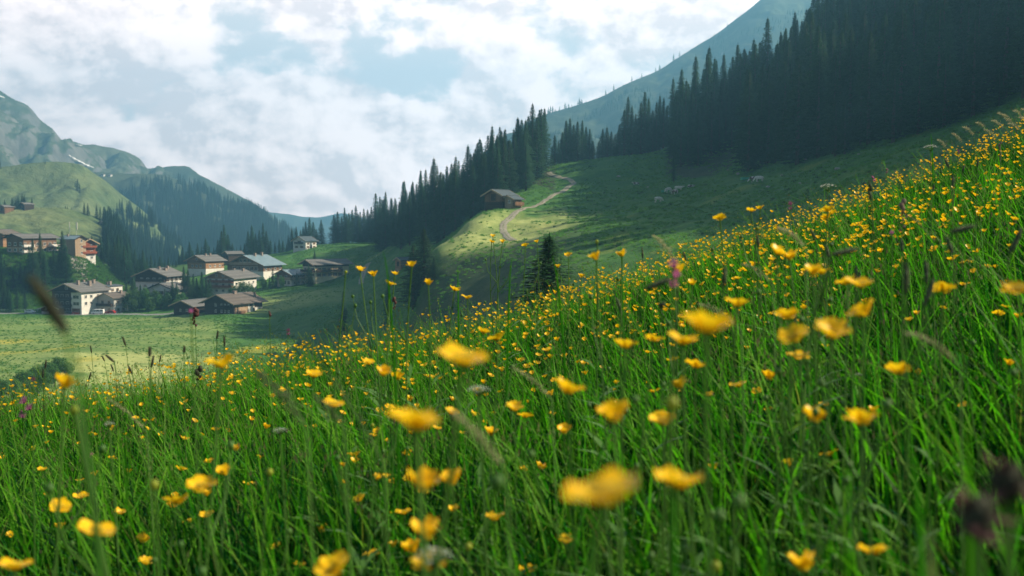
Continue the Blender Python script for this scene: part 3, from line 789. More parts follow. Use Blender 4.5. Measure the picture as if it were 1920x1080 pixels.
# trees on the far green hills
def hill_point(h, px, py, smin=0.0):
    Tq, S = np.meshgrid(np.linspace(0, h.n - 1.01, 300), np.linspace(smin, .95, 160), indexing='ij')
    X, Y, Z = h.pos(Tq, S)
    u = 960 + X / Y * FPX; v = HOR - Z / Y * FPX
    k = np.unravel_index(np.argmin((u - px) ** 2 + (v - py) ** 2), u.shape)
    return Vector((X[k], Y[k], Z[k]))
for px, py, top in [(2,394,376),(12,392,372),(24,390,368),(33,390,370),(38,390,366),(45,390,364),(50,390,366),(63,389,371),(124,390,385),(130,391,387),(136,391,387),(160,402,380),(168,404,382),(184,410,384),(190,414,388),(196,418,390),(203,420,394),(210,424,398),(217,428,400),(6,392,380),(29,391,378)]:
    p = hill_point(hill_e, px, py); add_tree(p.x, p.y, (py - top) / FPX * p.y + 1, 'hill', z=p.z - .5)
for px, py, top in [(5,318,303),(148,358,336),(153,362,344),(145,352,340),(90,308,304),(63,316,312)]:
    p = hill_point(hill_d, px, py); add_tree(p.x, p.y, (py - top) / FPX * p.y + 1, 'hill', z=p.z - .5)

# which of them show: paint silhouettes from near to far on a coarse grid
trees.sort(key=lambda t: t[1])
occ = np.zeros((540, 960), bool); vis = []
tt = np.linspace(.04, .98, 24)
for t in trees:
    x, y, z, h, v, g = t
    u = (960 + x / y * FPX) / 2; ss = FPX / y / 2
    rows = np.clip(((HOR - (z + tt * h) / y * FPX) / 2).astype(int), 0, 539)
    n = 0; upd = []
    yy0, yy1 = (HOR / 2 - (z + h) * ss), (HOR / 2 - z * ss)
    for rr in range(max(0, int(yy0)), min(539, int(yy1)) + 1):
        f = (yy1 - rr) / max(1e-6, yy1 - yy0)
        hw = h * .12 * max(0, 1 - f) ** .75 * ss
        a, b = int(round(u - hw)), int(round(u + hw)) + 1
        a, b = max(a, 0), min(b, 960)
        if b > a:
            seg = occ[rr, a:b]; n += int((~seg).sum()); upd.append((rr, a, b))
    for rr, a, b in upd: occ[rr, a:b] = True
    vis.append(n)
order = sorted(range(len(trees)), key=lambda i: -vis[i])
NIND = 285
ind = set(order[:NIND])
proto = {}
for i in sorted(ind):
    x, y, z, h, v, g = trees[i]
    lab, grp = GROVES[g]
    r = empty('spruce_tree', (x, y, z), random.uniform(0, 6.28), lab, 'tree', grp)
    s = h / 25; wv = random.uniform(1.15, 1.65) * (1.0 if s > .8 else 1.25)
    r.scale = (s * wv, s * wv, s)
    shared('trunk', SPR[v][0], r); c = shared('crown', SPR[v][1], r)
    proto.setdefault(v, (r.children[0], c))
print('trees', len(trees), 'individual', len(ind), 'min visible', vis[order[NIND - 1]])

def scatter(name, pts, srcs, label, up=None):
    """one object that repeats its source meshes on points: pts rows x, y, z, scale, width, angle, variant"""
    pts = np.asarray(pts, float)
    me = bpy.data.meshes.new(name); me.vertices.add(len(pts)); me.vertices.foreach_set('co', pts[:, :3].astype(np.float32).ravel())
    a = me.attributes.new('siz', 'FLOAT_VECTOR', 'POINT'); a.data.foreach_set('vector', np.stack([pts[:, 3] * pts[:, 4], pts[:, 3] * pts[:, 4], pts[:, 3]], 1).astype(np.float32).ravel())
    a = me.attributes.new('turn', 'FLOAT_VECTOR', 'POINT'); a.data.foreach_set('vector', np.stack([pts[:, 5] * 0, pts[:, 5] * 0, pts[:, 5]], 1).astype(np.float32).ravel())
    a = me.attributes.new('kindno', 'INT', 'POINT'); a.data.foreach_set('value', pts[:, 6].astype(np.int32))
    o = link(bpy.data.objects.new(name, me))
    ng = bpy.data.node_groups.new(name, 'GeometryNodeTree')
    ng.interface.new_socket('Geometry', in_out='INPUT', socket_type='NodeSocketGeometry')
    ng.interface.new_socket('Geometry', in_out='OUTPUT', socket_type='NodeSocketGeometry')
    n, l = ng.nodes, ng.links
    gi, go = n.new('NodeGroupInput'), n.new('NodeGroupOutput'); jn = n.new('GeometryNodeJoinGeometry')
    def attr(nm, t):
        q = n.new('GeometryNodeInputNamedAttribute'); q.data_type = t; q.inputs[0].default_value = nm
        return q.outputs['Attribute']
    sz, tu, kn = attr('siz', 'FLOAT_VECTOR'), attr('turn', 'FLOAT_VECTOR'), attr('kindno', 'INT')
    for v, objs in srcs.items():
        cmp = n.new('FunctionNodeCompare'); cmp.data_type = 'INT'; cmp.operation = 'EQUAL'
        l.new(kn, cmp.inputs[2]); cmp.inputs[3].default_value = v
        for ob in objs:
            oi = n.new('GeometryNodeObjectInfo'); oi.inputs['Object'].default_value = ob; oi.inputs['As Instance'].default_value = True
            ip = n.new('GeometryNodeInstanceOnPoints')
            l.new(gi.outputs[0], ip.inputs['Points']); l.new(cmp.outputs[0], ip.inputs['Selection'])
            l.new(oi.outputs['Geometry'], ip.inputs['Instance']); l.new(tu, ip.inputs['Rotation']); l.new(sz, ip.inputs['Scale'])
            l.new(ip.outputs[0], jn.inputs[0])
    l.new(jn.outputs[0], go.inputs[0])
    md = o.modifiers.new('scatter', 'NODES'); md.node_group = ng
    return tag(o, label, kind='stuff')
rest = [t for i, t in enumerate(trees) if i not in ind]
scatter('spruce_forest', [(x, y, z, h / 25, random.uniform(1.15, 1.65), random.uniform(0, 6.28), v) for x, y, z, h, v, g in rest], proto,
        'dense dark spruce forest filling the slopes behind its front trees')

# woods that read as one mass on the far ridges
def far_wood(name, h, n, test, hh, lab, smax=1.0):
    pts = []
    while len(pts) < n:
        t = rng.random(2000) * (h.n - 1.01); S = rng.random(2000) * smax
        X, Y, Z = h.pos(t, S)
        ok = test(960 + X / Y * FPX, HOR - Z / Y * FPX, X, Y, S)
        for x, y, z in zip(X[ok], Y[ok], Z[ok]):
            pts.append((x, y, z - 1, random.uniform(*hh) / 25, random.uniform(.9, 1.3), random.uniform(0, 6.28), random.randrange(5)))
    return scatter(name, pts[:n], proto, lab)
far_wood('ridge_wood', hill_c, 4200, lambda u, v, x, y, S: (u > 175) & (u < 600) & (v > np.interp(u, [175, 230, 300, 380, 600], [395, 372, 338, 345, 300]) + 14 * perlin(x / 90, y / 90)) & (perlin(x / 60 + 8, y / 60) > -.45), (15, 24),
         'hazy blue spruce woods covering the dropping far ridge')
far_wood('hill_wood', hill_e, 420, lambda u, v, x, y, S: (u > 196) & (u < 300) & (v > 405 + 0 * u), (10, 18), 'dark spruce wood running down beside the bright hill', 1.0)
far_wood('hill_wood', hill_d, 520, lambda u, v, x, y, S: (u > 205) & (u < 350) & (v > np.interp(u, [205, 230, 330], [402, 398, 432])), (12, 20), 'spruce wood on the foot of the sunlit hill', 1.0)
far_wood('mountain_wood', mount_r, 1900, lambda u, v, x, y, S: (S > .02) & (u > 1000) & (u < 1900) & (perlin(x / 120, y / 120 + 4) > np.interp(S, [0, .06, .3], [.45, .5, -.1])), (7, 12), 'scattered hazy spruces on the mountain flank', .6)
crest = []
for px, py in [(1027,214),(1031,212),(1034,215),(1085,196),(1089,197),(1060,206),(1135,180),(1181,155),(1201,146),(1228,134),(1233,133),(1261,113),(1272,109),(1084,198),(1150,172)]:
    t = np.array([np.argmin(np.abs(960 + mount_r.c[:, 0] / mount_r.c[:, 1] * FPX - px)) * 1.0]); X, Y, Z = mount_r.pos(t, np.array([.004]))
    crest.append((X[0], Y[0], Z[0], random.uniform(9, 15) / 25, 1.5, 0, random.randrange(5)))
scatter('crest_wood', crest, proto, 'tiny spruces along the hazy mountain crest')

# ------------------------------------------------------------------ leafy bushes and trees
def bush_meshes(seed, n=2600):
    rd = np.random.default_rng(seed)
    lob = [(rd.uniform(-.55, .55), rd.uniform(-.55, .55), rd.uniform(.35, .95), rd.uniform(.3, .5)) for _ in range(11)]
    V = []; F = []
    for k in range(n):
        cx, cy, cz, r = lob[rd.integers(11)]
        d = rd.normal(size=3); d /= np.linalg.norm(d); q = r * rd.uniform(.72, 1.08)
        p = np.array([cx, cy, cz]) + d * q
        if p[2] < .02: continue
        a = rd.normal(size=3); a /= np.linalg.norm(a); b = np.cross(a, d + .3 * rd.normal(size=3)); b /= (np.linalg.norm(b) + 1e-6)
        s = rd.uniform(.03, .07); m = len(V)
        V += [tuple(p - a * s), tuple(p - b * s * .6), tuple(p + a * s), tuple(p + b * s * .6)]; F.append((m, m+1, m+2, m+3))
    mc = bpy.data.meshes.new('crown'); mc.from_pydata(V, [], F); mc.materials.append(M['leafy'])
    tr = MB(); tr.tube([(0, 0, -.2), (.02, 0, .3), (.05, .03, .75)], [.05, .04, .02], 6)
    for k in range(6):
        cx, cy, cz, r = lob[k]; tr.tube([(.02, 0, .2 + .05 * k), (cx * .6, cy * .6, cz * .8), (cx, cy, cz)], [.03, .02, .008], 5, False)
    return tr.mesh('trunk', M['bark'], True), mc
BUSH = [bush_meshes(s) for s in (1, 2, 3)]
def bush(px, Y, top, wpx, lab, grp=None, name='leafy_tree', base=None):
    p = on(px, Y) if base is None else base
    h = max(1.5, zp(top, Y) - p.z) / 1.25; wd = wpx / FPX * Y / 1.9
    r = empty(name, p, random.uniform(0, 6), lab, 'tree' if name == 'leafy_tree' else 'shrub', grp)
    r.scale = (wd, wd, h); v = random.randrange(3)
    shared('trunk', BUSH[v][0], r); shared('crown', BUSH[v][1], r)
for px, Y, top, w in [(240,424,546,28),(254,422,542,30),(272,423,540,32),(290,422,545,30),(300,420,552,26),(315,421,548,30),(280,418,556,28),(246,418,560,24),(338,420,548,26),(330,416,560,22)]:
    bush(px, Y, top, w, 'leafy garden tree in the row between the white hotel and the dark chalet', 'leafy trees beside the white hotel')
for px, Y, top, w in [(437,426,536,26),(452,424,528,34),(466,425,530,26)]:
    bush(px, Y, top, w, 'round leafy tree behind the front chalet roof below the big timber chalet', 'leafy trees behind the front chalet')
for px, Y, top, w in [(492,447,518,16),(528,442,516,12)]:
    bush(px, Y, top, w, 'small leafy tree between the village chalets', 'small leafy trees between chalets')
for px, Y, top, w in [(20,446,545,26),(40,444,548,30),(70,452,515,26),(92,456,500,26),(60,446,540,26),(85,447,535,30),(110,452,520,28),(130,456,505,24),(30,458,492,22),(8,450,520,26),(148,452,530,30),(160,450,540,28),(175,452,528,26),(125,448,545,26)]:
    bush(px, Y, top, w, 'low green shrub on the steep bank below the upper houses', 'shrubs on the steep bank', 'shrub')
for px, Y, top, w in [(-10,205,655,50),(15,212,662,46),(38,220,648,44),(60,228,640,48),(85,236,630,44),(105,240,640,40),(118,236,652,34),(5,190,690,56),(30,196,682,44),(-15,180,720,60),(12,178,726,46),(52,206,668,44),(75,216,656,40),(96,222,662,36)]:
    p = on(px, Y); bush(px, Y, HOR - (p.z + random.uniform(3.2, 4.6)) / Y * FPX, w, 'grey green shrub in the thicket along the valley stream', 'shrubs of the valley thicket', 'shrub')

# ------------------------------------------------------------------ rough tufts and weeds on the pastures
def tussock(seed, n=46, col_=None):
    rd = random.Random(seed); mb = MB()
    for k in range(n):
        a = rd.uniform(0, 6.28); q = abs(rd.gauss(0, .28)); x, y = math.cos(a) * q, math.sin(a) * q
        h = rd.uniform(.18, .5) * (1.2 - q); l = rd.uniform(.1, .35); w = rd.uniform(.03, .07); b = rd.uniform(0, 3.14)
        e = (x + math.cos(a) * l, y + math.sin(a) * l, h)
        mb.quad((x - math.cos(b) * w, y - math.sin(b) * w, -.1), (x + math.cos(b) * w, y + math.sin(b) * w, -.1), (e[0] + math.cos(b) * w * .4, e[1] + math.sin(b) * w * .4, e[2]), (e[0] - math.cos(b) * w * .4, e[1] - math.sin(b) * w * .4, e[2] * .95))
    return mb
M['tuft'] = leaf_mat('tussock_grass', (.04, .14, .025), (.10, .22, .04), (.18, .40, .05), .5, 1.2, .8, .1)
M['tuft_dark'] = leaf_mat('dwarf_shrub', (.03, .075, .016), (.07, .12, .025), (.08, .15, .03), .25, 1.2, .8, .1)
TRACKS = []
for lst in ([(962, 252), (948, 262), (943, 270), (951, 279), (966, 288), (976, 296), (983, 302), (1000, 306), (1018, 316), (1040, 330), (1064, 343), (1075, 352), (1066, 360), (1045, 368), (1028, 376)],
            [(676, 428), (680, 445), (684, 462), (692, 476)], [(-60, 421), (20, 420), (70, 417), (140, 412), (230, 409), (300, 408), (345, 408)], [(128, 416), (160, 414), (200, 415), (228, 417)]):
    q = np.array([[*on(p, Y)][:2] for p, Y in lst]); t = np.linspace(0, len(q) - 1, 60)
    TRACKS.append(np.stack([np.interp(t, np.arange(len(q)), q[:, 0]), np.interp(t, np.arange(len(q)), q[:, 1])], 1))
tsrc = {}
for i, (px, Y, mt) in enumerate([(1015, 240, 'tuft'), (985, 250, 'tuft'), (1040, 260, 'tuft_dark')]):
    o = tussock(70 + i).build('pasture_tuft', M[mt]); o.location = on(px, Y); tag(o, 'tuft of rough pasture grass', kind='stuff'); tsrc[i] = (o,)
def tuft_field(name, n, p0, p1, y0, y1, label, smin=.8, smax=1.8, mix=(.5, .85), thr=-.25):
    px = rng.uniform(p0, p1, n * 3); Y = rng.uniform(y0 ** 2, y1 ** 2, n * 3) ** .5
    x = (px - 960) / FPX * Y; q = perlin(x / 14, Y / 22) + .5 * perlin(x / 4, Y / 6); k = q > thr
    knoll = smooth(780, 850, px) * smooth(1120, 1030, px) * smooth(244, 256, Y) * smooth(312, 298, Y)
    hayf = np.hypot((px - 225) / 165, (Y - 255) / 58) + .5 * perlin(x / 20, Y / 14) < rng.random(len(px)) * 1.3
    strip_ = (px > 330) & (px < 720) & (Y > 378) & (Y < 440)
    k &= (rng.random(len(px)) > knoll * .6) & ~hayf & (~strip_ | (rng.random(len(px)) < .2))
    for tp in TRACKS:
        d = np.min(np.hypot(x[:, None] - tp[None, :, 0], Y[:, None] - tp[None, :, 1]), 1); k &= d > 2.3
    x, Y, q = x[k][:n], Y[k][:n], q[k][:n]; z = ground(x, Y)
    v = np.where(rng.random(len(x)) < mix[0], 0, np.where(rng.random(len(x)) < mix[1], 1, 2))
    scatter(name, np.stack([x, Y, z, rng.uniform(smin, smax, len(x)), rng.uniform(.8, 1.6, len(x)), rng.uniform(0, 6.28, len(x)), v], 1), tsrc, label)
tuft_field('pasture_tufts', 18000, 800, 2050, 130, 400, 'rough grass tufts and weeds over the right pasture', .3, .9)
tuft_field('bank_weeds', 7000, -40, 230, 424, 500, 'tangled weeds covering the steep bank', 1.0, 2.2, (.45, .6), -1)
tuft_field('slope_tufts', 16000, 400, 820, 240, 560, 'grass tufts on the village pasture', .3, .7, (.6, .95))
tuft_field('field_tufts', 3500, -40, 420, 190, 415, 'uneven grass tufts on the valley field', .3, .65, (.7, .97), -.5)
# ------------------------------------------------------------------ houses
def house(px, Y, rz, W, D, H, label, name='chalet', low=None, hl=0.0, up='wood_dark', roof='roof_grey', pitch=22, og=1.1, oe=1.2,
          wins=(), balc=(), chim=(), doors=(), trim='trim', dz=0.0, cat='chalet', sh=None, base=None, fz=None, boards=True):
    """gable front faces -y before turning; ridge runs along y. wins: (face, u, v, w, h)"""
    p = (on(px, Y) if base is None else Vector(base)) + Vector((0, 0, dz))
    rz = rz - math.degrees(math.atan2(p.x, p.y))      # rz is meant relative to the line of sight
    r = empty(name, p, R(rz), label, cat)
    rise = W / 2 * math.tan(R(pitch)); hx, hy = W / 2, D / 2
    b = MB()
    if hl > 0:
        b.box(-hx + .04, hx - .04, -hy + .04, hy - .04, -2.5, hl)
        b.build('lower_wall', M[low], r)
        u = MB().prism([(-hx, hl), (hx, hl), (hx, H), (0, H + rise), (-hx, H)], -hy, hy)
    else:
        u = MB().prism([(-hx, -2.5), (hx, -2.5), (hx, H), (0, H + rise), (-hx, H)], -hy, hy)
    u.build('wall', M[up], r)
    # roof: two slabs with overhang, ridge cap, barge boards
    t = .22; ex = hx + oe; ez = H - oe * math.tan(R(pitch)); nz = .06
    rf = MB()
    for s in (-1, 1):
        poly = [(0, H + rise + nz), (s * ex, ez + nz), (s * ex, ez + nz + t), (0, H + rise + nz + t)]
        if s < 0: poly = poly[::-1]
        rf.prism(poly, -hy - og, hy + og)
    ro = rf.build('roof', M[roof], r)
    if boards:
        bb = MB()
        for e in (-hy - og - .09, hy + og + .01):
            for s in (-1, 1):
                poly = [(0, H + rise - .12), (s * (ex + .03), ez - .12), (s * (ex + .03), ez + nz + t + .03), (0, H + rise + nz + t + .03)]
                if s < 0: poly = poly[::-1]
                bb.prism(poly, e, e + .08)
        bb.build('barge_board', M[trim], ro)
        rc = MB().box(-.25, .25, -hy - og - .05, hy + og + .05, H + rise + nz + t - .08, H + rise + nz + t + .06); rc.build('ridge_cap', M['roof_dark'], ro)
    for (cx, cy, cw, chh) in chim:
        zb = H + rise - abs(cx) * math.tan(R(pitch)); c = empty_mesh = MB().box(cx - cw/2, cx + cw/2, cy - cw/2, cy + cw/2, zb - .2, zb + chh)
        c.box(cx - cw/2 - .08, cx + cw/2 + .08, cy - cw/2 - .08, cy + cw/2 + .08, zb + chh + .002, zb + chh + .12)
        c.build('chimney', M['chimney'], ro)
    def place(face, u, v, w, h, d0, d1, mb):
        """box standing proud of a face between distances d0 and d1"""
        if face == 'F': mb.box(u - w/2, u + w/2, -hy - d1, -hy - d0, v, v + h)
        if face == 'B': mb.box(u - w/2, u + w/2, hy + d0, hy + d1, v, v + h)
        if face == 'R': mb.box(hx + d0, hx + d1, u - w/2, u + w/2, v, v + h)
        if face == 'L': mb.box(-hx - d1, -hx - d0, u - w/2, u + w/2, v, v + h)
        return mb
    for wi in wins:
        face, u_, v, w_, h_ = wi[:5]
        m = MB(); e = .1
        place(face, u_ - w_/2 + e/2, v, e, h_, -.03, .07, m); place(face, u_ + w_/2 - e/2, v, e, h_, -.03, .07, m)
        place(face, u_, v, w_ - 2*e, e, -.03, .066, m); place(face, u_, v + h_ - e, w_ - 2*e, e, -.03, .066, m)
        place(face, u_, v + e, .07, h_ - 2*e, -.03, .06, m); place(face, u_, v - .08, w_ + .2, .08, -.03, .14, m)
        f = m.build('window', M['plaster'] if up.startswith('wood') else M[trim], r)
        place(face, u_, v + e, w_ - 2*e, h_ - 2*e, -.04, .03, MB()).build('pane', M['glass'], f)
        if sh:
            for s in (-1, 1):
                place(face, u_ + s * (w_/2 + .27), v, .48, h_, .01, .06, MB()).build('shutter', M[sh], f)
    for (face, u_, v, w_, h_) in doors:
        d = place(face, u_, v, w_, h_, -.02, .06, MB()).build('door', M['wood_dark' if not up == 'wood_dark' else 'wood_brown'], r)
        place(face, u_ + w_ * .35, v + h_ * .45, .06, .14, .062, .12, MB()).build('handle', M['steel'], d)
    for bl in balc:
        face, u_, v, w_, dp = bl[:5]; mt = bl[5] if len(bl) > 5 else 'wood_dark'
        m = MB(); place(face, u_, v - .18, w_, .18, -.02, dp, m)
        bo = m.build('balcony', M[mt], r)
        rl = MB(); place(face, u_, v + .1, w_, .75, dp - .06, dp, rl); place(face, u_, v + .9, w_ + .06, .1, dp - .1, dp + .05, rl)
        k = int(w_ / 2.2) + 1
        for i in range(k + 1):
            place(face, u_ - w_/2 + .06 + (w_ - .12) * i / k, v, .1, .9, dp - .16, dp - .062, rl)
        for s in (-1, 1):     # side rails
            q = u_ + s * (w_/2 - .03)
            place(face, q, v + .1, .06, .75, .0, dp - .16, rl)
        rl.build('railing', M[mt], bo)
    return r

def grid(face, us, vs, w, h): return [(face, u, v, w, h) for u in us for v in vs]

# white hotel by the road
house(150, 424, -43, 15.5, 16.0, 9.6, 'big white hotel with dark timber balconied gable standing by the road beneath the bank', 'hotel', 'plaster', 9.2, 'wood_dark', 'roof_grey', 21, 1.6, 1.3,
      wins=grid('F', (-5.2, -2.4, .4), (.9, 3.8, 6.7), 1.6, 1.5) + grid('F', (4.9,), (3.6, 6.4), 3.2, 1.5) + grid('R', (-5.5, -2.4), (3.7, 6.5), 1.4, 1.4) + grid('R', (1.6, 5.2), (.8, 3.7, 6.5), 1.5, 1.4) + [('F', 0, 10.2, 1.4, 1.2)],
      balc=[('F', -2.2, 3.2, 9.6, 1.4), ('F', -2.2, 6.1, 9.6, 1.4), ('F', 0, 9.3, 11, 1.3), ('R', 4.0, 3.0, 6, 1.3)],
      chim=[(2.0, -3.5, 1.0, 2.0), (3.4, 1.5, 1.3, 2.2), (-1.5, 3.5, .9, 1.6), (1.5, 6, 1.1, 1.8)], doors=[('F', 4.8, 0, 4.2, 2.4)], cat='hotel')
def hotel_cladding():
    r = [o for o in bpy.data.objects if o.name.startswith('hotel')][0]
    c = MB().box(-7.72, 2.3, -8.06, -7.98, 0, 9.5)
    c.build('timber_cladding', M['wood_dark'], r)
hotel_cladding()
house(214, 426, -43, 9, 11, 6.6, 'grey and white annex built against the far side of the big white hotel', 'annex', 'plaster', 3.0, 'plaster_grey', 'roof_brown', 22, 1.0, 1.0,
      wins=grid('R', (-3, 0), (.8, 4.0), 1.5, 1.4) + grid('F', (-1.6, 1.9), (.8, 4.0), 1.5, 1.4), balc=[('F', 0, 3.2, 8, 1.3, 'wood_dark')], chim=[(1.5, 2, .9, 1.5)], cat='annex')
house(201, 436, -43, 8, 9, 10.6, 'flat topped white penthouse block with chimneys rising behind the hotel roof', 'rooftop_block', None, 0, 'plaster', 'roof_dark', 6, .4, .4,
      wins=grid('F', (-1.5, 1.5), (8.6,), 1.6, 1.2) + grid('R', (-1.5, 1.5), (8.6,), 1.6, 1.2), chim=[(1.2, 0, 1.1, 1.8), (-2, 2, .9, 1.4)], cat='building')
house(92, 419, -38, 4.6, 5, 2.3, 'small roadside hut with pale gable boards beside the white hotel', 'hut', 'plaster', 1.1, 'wood_brown', 'roof_brown', 20, 1.0, 1.0, wins=[('F', 0, .9, 1.0, .9)], doors=[('R', 0, 0, 1.0, 2.0)], cat='hut', trim='plaster')
house(108, 417, -38, 4.4, 6, 2.6, 'open timber carport with pale gable right next to the roadside hut', 'carport', None, 0, 'wood_brown', 'roof_brown', 22, 1.2, 1.0, doors=[('F', 0, 0, 2.4, 2.1)], cat='carport', trim='plaster')
# upper houses on the bank
house(61, 468, -48, 10.5, 19, 6.8, 'long timber house with white loggias on top of the bank', 'chalet', 'wood_tan', 2.6, 'wood_brown', 'roof_grey', 17, 1.8, 1.2,
      wins=grid('F', (-3.4, .2, 3.6), (.5, 3.2), 1.7, 1.5) + grid('R', (-8.4, -5.2, -1.5, 2.5, 5.6, 8.4), (.4, 3.1), 1.5, 1.5),
      balc=[('R', -7.4, 2.7, 6.2, 1.5, 'plaster'), ('R', 7.6, 2.7, 6.2, 1.5, 'plaster'), ('R', -7.4, .1, 6.2, 1.5, 'plaster'), ('R', 7.6, .1, 6.2, 1.5, 'plaster')], trim='wood_dark')
house(138, 468, 42, 6.2, 9.5, 8.6, 'narrow tan timber tower house with dark blue side roof on the bank edge', 'chalet', None, 0, 'wood_tan', 'roof_blue', 24, .9, .9, dz=-.6,
      wins=[('F', .8, 1.4, 1.3, 1.2), ('F', .8, 4.3, 1.3, 1.2), ('F', .6, 7.0, 1.3, 1.5)], trim='wood_dark', chim=[(-1, 2, .7, 1.2)])
house(157, 473, 34, 7.4, 8, 8.0, 'red timber chalet with white ground floor squeezed behind the tower house', 'chalet', 'plaster', 2.4, 'wood_red', 'roof_brown', 26, 1.4, 1.4, dz=-1.0,
      wins=grid('F', (-2, 1.6), (.5, 3.2, 6.0), 1.3, 1.2), balc=[('F', 0, 3.0, 7.6, 1.1, 'wood_red'), ('F', 0, 5.8, 7.6, 1.1, 'wood_red')])
house(4, 478, -35, 10, 12, 6.2, 'orange timber house cut off by the picture edge on the bank', 'chalet', 'wood_orange', 3.0, 'wood_brown', 'roof_brown', 20, 1.2, 1.2, wins=grid('F', (-2, 2), (3.4,), 1.3, 1.2) + grid('R', (-2, 2), (.6, 3.4), 1.3, 1.2))
# village behind the garden trees
house(299, 452, -30, 15, 15, 6.0, 'broad dark gabled chalet with white band and metal roof lights above the garden trees', 'chalet', 'plaster', 3.4, 'wood_dark', 'roof_grey', 22, 1.5, 1.4, dz=2.6,
      wins=grid('F', (-4.5, -1.5, 1.5, 4.5), (4.0,), 1.2, 1.1) + grid('R', (-4.5, -1, 3, 6), (.8, 3.6), 1.3, 1.3) + grid('F', (-3, 1, 4), (.8,), 1.4, 1.3), chim=[(1.5, -3, .8, 1.5), (2.6, 0, 1.6, 1.0), (1.6, 4, 1.0, 1.5)], balc=[('F', 0, 3.5, 14, 1.2)])
house(314, 436, -32, 12.5, 12, 4.6, 'low white chalet with brown shutters half hidden by spruces', 'chalet', 'plaster', 4.3, 'plaster', 'roof_grey', 21, 1.3, 1.3, dz=1.0,
      wins=grid('F', (-2.5, 0.4, 3.2), (2.6,), 1.2, 1.2) + grid('R', (-3, 0, 3), (.8, 3.0), 1.1, 1.1), sh='wood_brown', trim='wood_dark')
house(386, 492, -42, 11.5, 13, 5.4, 'orange brown timber chalet with grey roof standing behind the village spruces', 'chalet', 'plaster', 1.4, 'wood_orange', 'roof_grey', 23, 1.3, 1.2, dz=.5,
      wins=grid('F', (-2.6, 0, 2.6), (2.2,), 1.3, 1.2) + grid('R', (-3.5, 0, 3.5), (2.2,), 1.2, 1.1) + [('F', 0, 5.6, 1.2, 1.0)], balc=[('F', 0, 4.6, 10, 1.2, 'wood_brown')], chim=[(.8, -1, .8, 1.2), (.8, 2.2, .8, 1.2)])
house(437, 532, -62, 5.2, 8.0, 4.2, 'small dark log barn on the sunny strip behind the village', 'barn', None, 0, 'wood_dark', 'roof_grey', 24, .8, .7, doors=[('F', 0, 0, 1.8, 2.0)], cat='barn')
house(478, 480, -34, 20, 16, 4.8, 'largest timber chalet with glazed orange framed gable and bluish roof', 'chalet', 'plaster', 1.6, 'wood_brown', 'roof_blue', 23, 2.0, 1.5, dz=.5,
      wins=grid('F', (-6, -3.6, -1.2, 1.2, 3.6, 6), (2.0,), 1.9, 1.9) + grid('F', (-2.4, 0, 2.4), (5.9,), 1.7, 1.6) + grid('R', (-6, -2, 2, 6), (2.0,), 1.6, 1.4),
      balc=[('F', 0, 4.9, 16, 1.6, 'wood_tan')], chim=[(1.2, 4, 1.0, 1.8), (1.4, -2, 1.0, 1.6)], trim='wood_orange')
house(434, 443, -30, 13.5, 20, 6.6, 'white chalet with red balconies in two rows and long lilac grey roof', 'chalet', 'plaster', 6.2, 'wood_orange', 'roof_grey', 22, 1.7, 1.4, dz=1.2,
      wins=grid('F', (-4.6, -1.6, 1.6, 4.6), (.5, 3.0, 5.1), 1.3, 1.15) + grid('R', (-8, -5, -1, 3, 7), (.6, 3.4,), 1.2, 1.2) + grid('F', (-1.6, 1.6), (7.0,), 1.1, 1.0), balc=[('F', 0, 2.5, 12.8, 1.3, 'wood_red'), ('F', 0, 4.7, 12.8, 1.3, 'wood_red')], chim=[(-1.2, 4, 1.0, 1.2), (1.6, 7, 1.0, 1.4)])
house(546, 455, -40, 8.5, 10, 5.2, 'timber chalet with turquoise metal roof beside the long yellow hotel', 'chalet', 'plaster', 2.6, 'wood_brown', 'roof_blue', 23, 1.6, 1.3,
      wins=grid('F', (-2.4, .4, 2.6), (.5,), 1.5, 1.7) + grid('F', (-2, 1), (3.2,), 1.4, 1.4) + grid('R', (-3, 0, 3), (.6, 3.2), 1.3, 1.3), balc=[('F', 0, 2.8, 9.4, 1.6, 'wood_tan'), ('R', 0, 2.8, 9.4, 1.3, 'wood_tan')], trim='wood_orange')
house(611, 458, -60, 11.5, 17.5, 6.2, 'long pale yellow hotel with dark upper timber and flat grey roof on the pasture edge', 'hotel', 'plaster_cream', 5.0, 'wood_dark', 'roof_grey', 18, 2.0, 1.4, dz=.4,
      wins=grid('R', (-7, -4.2, -1.4, 1.4, 4.2), (.6, 3.2), 1.2, 1.5) + grid('F', (-3.4, 0, 3.4), (.6, 3.2), 1.3, 1.4), balc=[('R', -1.8, 2.7, 13.2, 1.4, 'wood_dark'), ('F', 0, 2.7, 11, 1.4, 'wood_dark')], sh='wood_brown', cat='hotel')
house(572, 548, -38, 8.6, 9.5, 4.6, 'white house with dark green roof standing high before the far treeline', 'house', 'plaster', 4.3, 'plaster', 'roof_dark', 27, 1.0, .8,
      wins=grid('F', (-2, 1.6), (.7,), 1.2, 1.2) + [('F', 0, 3.4, 1.4, 1.3)] + grid('R', (-2.6, 2.8), (.7, 2.6), 1.1, 1.1), balc=[('F', 0, 3.0, 5.4, 1.1)], doors=[('R', 0, 0, 1.1, 2.1)], sh='wood_brown', cat='house')
